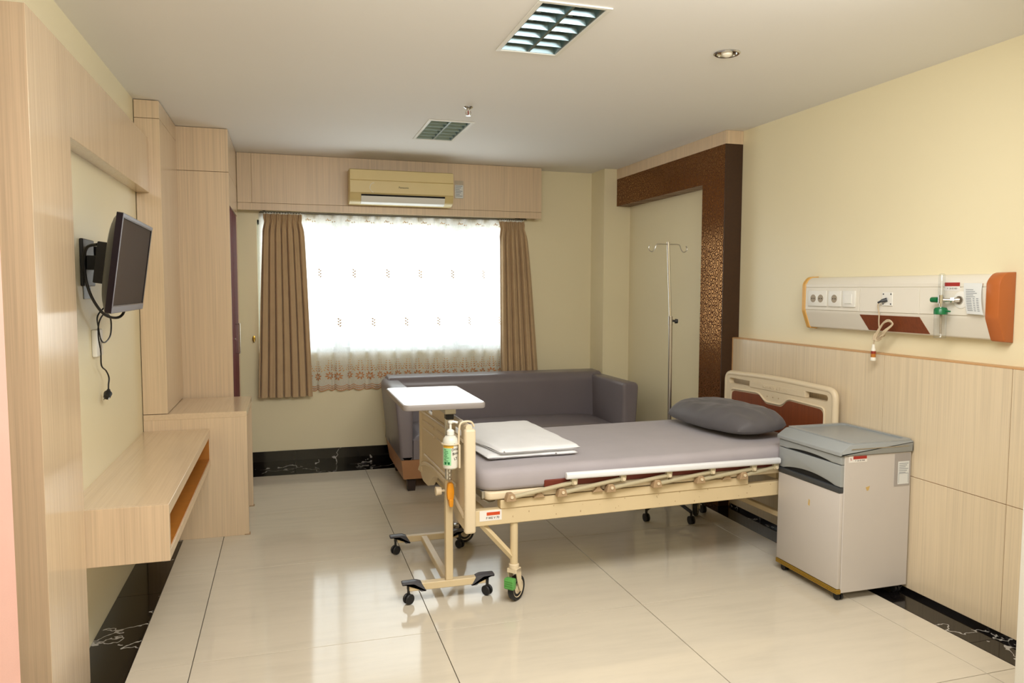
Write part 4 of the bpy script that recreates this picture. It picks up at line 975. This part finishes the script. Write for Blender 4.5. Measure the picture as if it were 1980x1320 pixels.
for i, (w_, z, sz) in enumerate((('R.', 0.770, 0.013), ('Omar', 0.748, 0.018), ('Bima', 0.728, 0.018), ('LT', 0.703, 0.018))):
    a = math.radians(292 + 2 * i); text('handwriting', w_, sz, 'ink', so, (SXc + 0.0378 * math.cos(a), SYc + 0.0378 * math.sin(a), z + SZ), (-math.sin(a), math.cos(a), 0.12), (0, 0, 1), 0.0002)
hg = MB(); hg.box(0.758, 0.766, 3.360, 3.400, 0.688, 0.800, 0.002, 1); hg.tube(smooth_path([(0.762, 3.382, 0.79), (0.764, 3.382, 0.86), (0.772, 3.384, 0.895), (0.800, 3.388, 0.903), (0.826, 3.390, 0.897), (0.838, 3.392, 0.875)]), 0.005, 8)
hg.tube([(SXc + 0.041 * math.cos(t), SYc + 0.041 * math.sin(t), 0.800) for t in [2 * PI * k / 20 for k in range(20)]], 0.004, 6, True)
hg.build('hanger', 'bedplastic', so)

# ------------------------------------------------------------------ bedside cabinet
cbn = thing('bedside_cabinet', 'white and grey bedside cabinet on casters beside the bed head', 'cabinet', (2.755, 3.18, 0))
K0, K1, J0, J1 = 2.548, 2.970, 2.945, 3.418
MB().box(K0 + 0.022, K1, J0, J1, 0.042, 0.722, 0.003, 1).build('body', 'cabbody', cbn)
tp_ = MB()
tp_.prism(rpoly([(K0 - 0.010, 0.723), (K1 + 0.004, 0.723), (K1 + 0.004, 0.778), (K0 + 0.045, 0.778), (K0 - 0.010, 0.742)], [0.003, 0.003, 0.006, 0.006, 0.004]), 'y', J0 - 0.010, J1 + 0.010, 0.008, 2)
tp_ = tp_.build('top', 'cabgrey', cbn)
# raised rim round the top
rim = MB(); T0, T1, U0, U1, zz = K0 + 0.05, K1 + 0.002, J0 - 0.004, J1 + 0.004, 0.776
rim.ring_prism(rrect(T0, T1, U0, U1, 0.02, 4), [rrect(T0 + 0.028, T1 - 0.022, U0 + 0.028, U1 - 0.028, 0.02, 4)], 'z', zz, zz + 0.009); rim.build('top_rim', 'cabgrey', tp_)
MB().box(K0 + 0.05, K1 - 0.03, J0 - 0.0125, J0 - 0.0095, 0.752, 0.757, 0.001, 1).build('towel_rail', 'steel', tp_)
def arched(z0, z1, dip, a0, a1, y0=J0 + 0.001, y1=J1 - 0.001):
    P_ = [(y0, z1), (y0, z0)]
    P_ += [(y0 + (y1 - y0) * (a0 + (a1 - a0) * k / 16), z0 + dip * math.sin(PI * k / 16) ** 0.8) for k in range(17)]
    return P_ + [(y1, z0), (y1, z1)]
d1 = MB().prism(arched(0.681, 0.719, 0.013, 0.14, 0.86), 'x', K0, K0 + 0.022, 0.003, 2).build('drawer', 'cabgrey', cbn)
MB().box(K0 + 0.008, K0 + 0.02, J0 + 0.05, J1 - 0.05, 0.678, 0.697).build('grip_recess', 'slot', d1)
d2 = MB().prism(arched(0.571, 0.677, 0.026, 0.08, 0.92), 'x', K0, K0 + 0.022, 0.003, 2).build('drawer', 'cabgrey', cbn)
MB().box(K0 + 0.008, K0 + 0.02, J0 + 0.03, J1 - 0.03, 0.568, 0.600).build('grip_recess', 'slot', d2)
MB().box(K0 - 0.004, K0 + 0.021, J0 + 0.0005, J1 - 0.0005, 0.541, 0.568, 0.004, 2).build('grip_strip', 'cabdark', cbn)
dr_ = MB().box(K0, K0 + 0.021, J0 + 0.001, J1 - 0.001, 0.064, 0.539, 0.003, 2).build('door', 'cabbody', cbn)
tag(MB().prism([(3.160, 0.420), (3.172, 0.424), (3.168, 0.455), (3.158, 0.450)], 'x', K0 - 0.0006, K0 + 0.0005).build('stain_mark', 'stain', dr_), 'small yellow stain')
gs = MB()
for k in range(3): gs.box(K0 - 0.003, K0 + 0.0215, J0 - 0.002, J1 + 0.001, 0.040 + 0.0075 * k, 0.0465 + 0.0075 * k, 0.001, 1)
tag(gs.build('base_strip', 'gold', cbn), 'ribbed gold base strip')
ss = MB().box(K0 + 0.045, K0 + 0.152, J0 - 0.0012, J0, 0.688, 0.720).build('asset_sticker', 'stk_white', cbn)
tag(ss, 'white sticker with a red bar'); MB().box(K0 + 0.070, K0 + 0.150, J0 - 0.0019, J0 - 0.001, 0.704, 0.719).build('sticker_bar', 'stk_red', ss)
text('sticker_text', 'F  26 02 004', 0.011, 'ink', ss, (K0 + 0.110, J0 - 0.0014, 0.696), (1, 0, 0), (0, 0, 1), 0.0002)
text('sticker_emblem', '%', 0.017, 'stk_red', ss, (K0 + 0.057, J0 - 0.0014, 0.704), (1, 0, 0), (0, 0, 1), 0.0002)
dsv = MB().box(2.868, 2.962, J0 - 0.0018, J0, 0.553, 0.715).build('document_sleeve', 'sleeve', cbn); tag(dsv, 'grey plastic sleeve holding a form')
MB().box(2.888, 2.956, J0 - 0.0026, J0 - 0.0018, 0.562, 0.676).build('form', 'paper', dsv)
ln = MB()
for k in range(6): ln.box(2.894, 2.950 - 0.008 * (k % 3), J0 - 0.0031, J0 - 0.0026, 0.664 - 0.009 * k, 0.667 - 0.009 * k)
ln.box(2.893, 2.8945, J0 - 0.0031, J0 - 0.0026, 0.568, 0.615); ln.box(2.950, 2.9515, J0 - 0.0031, J0 - 0.0026, 0.568, 0.615); ln.box(2.893, 2.9515, J0 - 0.0031, J0 - 0.0026, 0.614, 0.616)
tag(ln.build('form_print', 'inkgrey', dsv), kind='stuff')
tag(MB().prism([(K0 + 0.150, 0.560), (K0 + 0.175, 0.566), (K0 + 0.168, 0.545), (K0 + 0.158, 0.542)], 'y', J0 - 0.0006, J0 + 0.0005).build('stain_mark', 'stain', cbn), 'small yellow stain')
for x in (K0 + 0.035, K1 - 0.04):
    for y in (J0 + 0.03, J1 - 0.035):
        c = MB(); c.cyl((x, y, 0.03), (x, y, 0.042), 0.011, n=12); c.box(x - 0.012, x + 0.012, y - 0.006, y + 0.006, 0.018, 0.034, 0.003, 1); c = c.build('caster', 'black', cbn)
        for sd in (-1, 1): MB().cyl((x + sd * 0.004, y, 0.018), (x + sd * 0.016, y, 0.018), 0.018, n=18).build('wheel', 'rubber', c)

# ------------------------------------------------------------------ bed head unit on the right wall
hu = thing('bed_head_unit', 'off-white medical bed head unit with orange end cap on the right wall', 'bed head unit', (XR, 3.1, 1.30))
HF = 2.942
def huprof(e=0.0): return rpoly([(XR - 0.001, 1.300 - e), (2.978 - e * 0.3, 1.305 - e), (HF - e, 1.400), (HF - e, 1.560 + e * 0.3), (2.972, 1.594 + e), (XR - 0.001, 1.596 + e)], [0, 0.008, 0.012, 0.02, 0.02, 0])
Y0u, Y1u = 2.545, 3.735
MB().prism(huprof(), 'y', Y0u, Y1u).build('housing', 'hupanel', hu)
tag(MB().prism(huprof(0.006), 'y', 2.478, Y0u, 0.006, 2).build('end_cap', 'hucap', hu), 'orange-brown near end cap')
tag(MB().prism(huprof(0.006), 'y', Y1u, 3.765, 0.003, 1).build('end_cap', 'hucap2', hu), 'tan yellow far end cap')
for a, b in ((3.300, Y1u - 0.002), (2.905, 3.297), (Y0u + 0.002, 2.902)): MB().box(HF - 0.005, HF + 0.001, a + 0.001, b - 0.001, 1.409, 1.534, 0.001, 1).build('cover_panel', 'hupanel', hu)
MB().box(HF - 0.0035, HF + 0.001, Y0u + 0.002, Y1u - 0.002, 1.538, 1.556, 0.001, 1).build('cover_strip', 'hupanel', hu)
# wood-look parallelogram on the sloping underside
sl = Vector((2.978 - HF, 0, 1.305 - 1.400)); sn = Vector((-sl.z * -1, 0, 0))
def slope(t, off): 
    d = Vector((0.036, 0, -0.095)); nn = Vector((-0.095, 0, -0.036)).normalized(); p = Vector((HF, 0, 1.400)) + d * t + nn * off; return p
wq = MB(); corners = [(3.300, 0.08), (2.905, 0.08), (2.868, 0.93), (3.262, 0.93)]
vo_ = []
for off in (0.0022, -0.001):
    vo_.append([wq.bm.verts.new((slope(t, off).x, y, slope(t, off).z)) for y, t in corners])
wq.bm.faces.new(vo_[0]); wq.bm.faces.new(vo_[1][::-1])
for i in range(4): wq.bm.faces.new((vo_[0][i], vo_[0][(i + 1) % 4], vo_[1][(i + 1) % 4], vo_[1][i]))
tag(wq.build('wood_inset', 'woodinset', hu, recalc=True), 'red-brown wood-look inset')
fx = HF - 0.005
def socket_plate(y0, y1, n_):
    p = MB().prism(rrect(y0, y1, 1.430, 1.519, 0.004, 3), 'x', fx - 0.010, fx, 0.002, 2).build('socket_plate', 'socket', hu)
    ym = (y0 + y1) / 2
    for k in range(n_):
        yy = ym + (k - (n_ - 1) / 2) * 0.062
        w_ = MB(); w_.cyl((fx - 0.0112, yy, 1.474), (fx - 0.009, yy, 1.474), 0.0225, n=20); w_.build('socket_well', 'sockdark', p)
        h_ = MB()
        for s2 in (-1, 1): h_.cyl((fx - 0.0118, yy + s2 * 0.009, 1.474), (fx - 0.011, yy + s2 * 0.009, 1.474), 0.0035, n=8)
        h_.build('socket_holes', 'slot', p)
socket_plate(3.545, 3.700, 2); socket_plate(3.430, 3.530, 1)
sw = MB().prism(rrect(3.322, 3.416, 1.430, 1.519, 0.004, 3), 'x', fx - 0.010, fx, 0.002, 2).build('switch_plate', 'socket', hu)
MB().box(fx - 0.014, fx - 0.009, 3.342, 3.396, 1.448, 1.500, 0.002, 1).build('rocker', 'socket', sw)
np_ = MB().box(fx - 0.006, fx, 3.065, 3.135, 1.442, 1.512, 0.002, 1).build('call_socket_plate', 'socket', hu)
scw = MB()
for y in (3.075, 3.125):
    for z in (1.452, 1.502): scw.cyl((fx - 0.0072, y, z), (fx - 0.0055, y, z), 0.004, n=8)
scw.build('screws', 'cabdark', np_)
ox = MB(); ox.lathe([(0.004, 0.006), (0.026, 0.006), (0.038, 0.003), (0.040, 0.0)], (0, 0, 0), 28, M4=Matrix.Translation((fx, 2.668, 1.478)) @ Matrix.Rotation(-PI / 2, 4, 'Y')); ox = ox.build('gas_outlet', 'socket', hu)
MB().cyl((fx - 0.004, 2.668, 1.478), (fx - 0.014, 2.668, 1.478), 0.018, n=18).build('outlet_socket', 'steel', ox)
st = MB().box(fx - 0.001, fx, 2.676, 2.760, 1.520, 1.560).build('warning_sticker', 'stk_white', hu); tag(st, 'white sticker with a red bar')
MB().box(fx - 0.0018, fx - 0.0008, 2.677, 2.759, 1.541, 1.558).build('sticker_bar', 'stk_red', st)
text('sticker_text', 'F  26 02 003', 0.0105, 'ink', st, (fx - 0.0012, 2.717, 1.530), (0, -1, 0), (0, 0, 1), 0.0002)
text('warning_symbol', '!', 0.02, 'amber', hu, (fx - 0.0005, 2.560, 1.546), (0, -1, 0), (0, 0, 1), 0.0003)

fm = thing('oxygen_flowmeter', 'clear oxygen flowmeter with green fittings plugged into the bed head unit', 'flowmeter', (2.89, 2.735, 1.303))
FX, FY = 2.890, 2.732
q = MB(); q.cyl((fx - 0.010, 2.668, 1.478), (2.915, 2.680, 1.478), 0.012, n=14); q.cyl((2.925, 2.674, 1.478), (FX, FY - 0.004, 1.478), 0.0085, n=12); q.cyl((2.914, 2.684, 1.478), (2.905, 2.695, 1.478), 0.014, n=6); q.build('inlet_stem', 'chrome', fm)
q = MB(); q.cyl((FX, FY, 1.462), (FX, FY, 1.500), 0.0145, n=16); q.cyl((FX, FY, 1.440), (FX, FY, 1.462), 0.008, n=12); q.build('valve_body', 'chrome', fm)
q = MB(); q.cyl((FX, FY + 0.014, 1.478), (FX, FY + 0.052, 1.478), 0.0135, 0.0125, 14); tag(q.build('control_knob', 'dkgreen', fm), 'dark green control knob')
q = MB(); q.lathe([(0.012, 0.0), (0.014, 0.004), (0.014, 0.092), (0.011, 0.098), (0.003, 0.1)], (FX, FY, 1.500), 20); q.build('flow_tube', 'clear', fm)
MB().cyl((FX, FY, 1.500), (FX, FY, 1.590), 0.0035, n=8).build('inner_tube', 'acwhite', fm)
q = MB(); q.lathe([(0.010, 0.034), (0.024, 0.030), (0.029, 0.022), (0.029, 0.0), (0.022, -0.001)], (FX, FY, 1.412), 22); q.cyl((FX, FY - 0.026, 1.428), (FX, FY - 0.052, 1.426), 0.005, 0.0035, 10); tag(q.build('jar_cap', 'dkgreen', fm), 'dark green humidifier cap')
q = MB(); q.lathe([(0.004, 0.0), (0.025, 0.0), (0.0265, 0.003), (0.0265, 0.108)], (FX, FY, 1.303), 24); q.build('humidifier_jar', 'clear', fm)
MB().cyl((FX + 0.004, FY, 1.322), (FX + 0.002, FY, 1.412), 0.005, n=10).build('dip_tube', 'sockdark', fm)

pc = thing('instruction_card', 'curled pale grey instruction card hanging on the bed head unit', 'card', (2.93, 2.60, 1.412))
def cardpt(u, v):
    y = 2.655 - 0.095 * u - 0.030 * v ** 1.4; z = 1.555 - 0.138 * v - 0.002 * u
    return Vector((HF - 0.007 - 0.022 * math.sin(PI * v * 0.55) * (0.4 + 0.6 * u), y, z))
q = MB(); q.grid(cardpt, 8, 12); bmesh.ops.solidify(q.bm, geom=list(q.bm.faces), thickness=0.0006); q.build('card', 'paper', pc, 60)
q = MB()
for k in range(13):
    v = 0.20 + 0.056 * k
    for a, b in ((0.10, 0.42), (0.50, 0.62), (0.70, 0.84)) if k > 4 else ((0.12, 0.55 + 0.1 * (k % 3)),):
        P4 = [cardpt(a, v), cardpt(b, v), cardpt(b, v + 0.022), cardpt(a, v + 0.022)]; q.quad(*[p + Vector((-0.0012, 0, 0)) for p in P4])
tag(q.build('card_print', 'inkgrey', pc), kind='stuff')

nc = thing('nurse_call_cord', 'coiled cream nurse call cord with red and amber handset hanging from the bed head unit', 'cord', (2.925, 3.17, 1.156))
cx_ = 2.925
q = MB(); q.cyl((fx - 0.006, 3.100, 1.474), (2.912, 3.118, 1.466), 0.011, 0.009, 14); q.cyl((2.912, 3.118, 1.466), (2.908, 3.135, 1.458), 0.006, 0.005, 10); q.build('plug', 'cabdark', nc)
pts = [(2.910, 3.130, 1.459), (2.914, 3.142, 1.440), (cx_, 3.143, 1.40), (cx_, 3.143, 1.36), (cx_, 3.135, 1.325)]
for k in range(4):                              # bunched loops
    o_ = 0.006 * (k - 1.5)
    pts += [(cx_ - 0.012 + 0.004 * k, 3.105 + o_, 1.355), (cx_ - 0.008, 3.070 + o_, 1.375 - abs(o_)), (cx_ - 0.004 + 0.004 * k, 3.055 + o_, 1.350), (cx_ - 0.014, 3.085 + o_, 1.315), (cx_ - 0.008 + 0.003 * k, 3.135 + o_, 1.275 + o_), (cx_ - 0.010, 3.160 + o_, 1.265), (cx_ - 0.006, 3.150 + o_, 1.300)]
pts += [(cx_ - 0.006, 3.160, 1.275), (cx_ - 0.002, 3.170, 1.250), (cx_, 3.173, 1.232)]
MB().tube(smooth_path(pts, 5), 0.0032, 7).build('cable', 'cord', nc)
MB().tube(smooth_path([(cx_ - 0.004, 3.12, 1.270), (cx_ - 0.02, 3.108, 1.286), (cx_ - 0.006, 3.095, 1.296), (cx_ + 0.006, 3.11, 1.288), (cx_ - 0.004, 3.13, 1.278)], 5), 0.003, 6).build('cable_tie', 'cord', nc)
hy = 3.173
q = MB(); q.lathe([(0.004, 0.036), (0.007, 0.034), (0.008, 0.018), (0.011, 0.012), (0.011, 0.0)], (cx_, hy, 1.206), 18); q.build('handset_neck', 'hookw', nc)
tag(MB().lathe([(0.011, 0.0), (0.0125, 0.0), (0.0125, 0.014), (0.011, 0.014)], (cx_, hy, 1.192), 18).build('handset_band', 'redplastic', nc), 'dark red band')
tag(MB().lathe([(0.0118, 0.0), (0.0122, 0.001), (0.0122, 0.018), (0.0118, 0.0185)], (cx_, hy, 1.1735), 18).build('handset_body', 'amber', nc), 'amber middle section')
MB().lathe([(0.004, 0.0), (0.013, 0.0), (0.0142, 0.003), (0.0142, 0.012), (0.0125, 0.0175)], (cx_, hy, 1.156), 18).build('handset_end', 'hookw', nc)

# ------------------------------------------------------------------ drip stand
iv = thing('drip_stand', 'chrome drip stand with two hooks standing behind the bed', 'drip stand', (2.455, 4.50, 0))
IX, IY = 2.468, 4.48
MB().cyl((IX, IY, 0.16), (IX - 0.008, IY, 1.325), 0.0125, n=16).build('lower_pole', 'steel', iv)
MB().cyl((IX - 0.008, IY, 1.30), (IX - 0.035, IY, 1.838), 0.0095, n=14).build('upper_pole', 'chrome', iv)
q = MB(); q.cyl((IX - 0.008, IY, 1.285), (IX - 0.0085, IY, 1.345), 0.015, n=14); q.build('collar', 'steel', iv)
q = MB(); q.cyl((IX + 0.004, IY - 0.004, 1.315), (IX + 0.022, IY - 0.010, 1.313), 0.007, n=10); q.cyl((IX + 0.020, IY - 0.009, 1.313), (IX + 0.038, IY - 0.015, 1.312), 0.016, 0.014, 6); q.build('clamp_knob', 'black', iv)
hx = IX - 0.035
for sd, dz in ((-1, 0.0), (1, 0.0)):
    pts = [(hx, 1.822), (hx + sd * 0.075, 1.822), (hx + sd * 0.092, 1.812), (hx + sd * 0.100, 1.792), (hx + sd * 0.112, 1.776), (hx + sd * 0.128, 1.773), (hx + sd * 0.142, 1.783), (hx + sd * 0.146, 1.800), (hx + sd * 0.138, 1.812)]
    MB().tube(smooth_path([(x, IY + 0.10 * (x - hx) * 0.6, z) for x, z in pts], 5), 0.0036, 8).build('hook', 'steel', iv)
MB().cyl((IX, IY, 0.095), (IX, IY, 0.17), 0.024, n=16).build('hub', 'black', iv)
for k in range(5):
    a = math.radians(-82 + 72 * k); R_ = 0.245; ex, ey = IX + R_ * math.cos(a), IY + R_ * math.sin(a)
    if ex > 2.87: pass
    l_ = MB().tube([(IX + 0.02 * math.cos(a), IY + 0.02 * math.sin(a), 0.118), (IX + 0.15 * math.cos(a), IY + 0.15 * math.sin(a), 0.100), (ex, ey, 0.078)], [0.014, 0.012, 0.011], 8).build('leg', 'black', iv)
    q = MB(); q.cyl((ex, ey, 0.045), (ex, ey, 0.085), 0.008, n=10)
    for s2 in (-1, 1): q.cyl((ex + s2 * 0.004, ey, 0.0265), (ex + s2 * 0.015, ey, 0.0265), 0.0265, n=18)
    q.build('caster', 'rubber', l_)

# ------------------------------------------------------------------ pink curtain at the near left
pk = thing('pink_curtain', 'pink privacy curtain hanging at the left edge of the picture', 'curtain', (-0.95, 1.9, 0.1))
def pkf(u, v):
    z = 2.45 - 2.38 * v; x = -1.40 + (0.796) * u; y = 1.9 + 0.030 * math.sin(2 * PI * 6 * u + 0.6) + 0.012 * math.sin(2 * PI * 13 * u + 2 * v)
    return (x - 0.004 * (1 - v) * u, y, z)
q = MB(); q.grid(pkf, 140, 24); bmesh.ops.solidify(q.bm, geom=list(q.bm.faces), thickness=0.0025); q.build('drape', 'pink', pk, 80)
MB().box(-1.44, -0.56, 1.885, 1.915, 2.45, 2.475, 0.003, 1).build('curtain_rail', 'acwhite', pk)
q = MB()
for x in (-1.35, -0.65): q.cyl((x, 1.9, 2.474), (x, 1.9, ZC), 0.008, n=10)
q.build('rail_hanger', 'acwhite', pk)
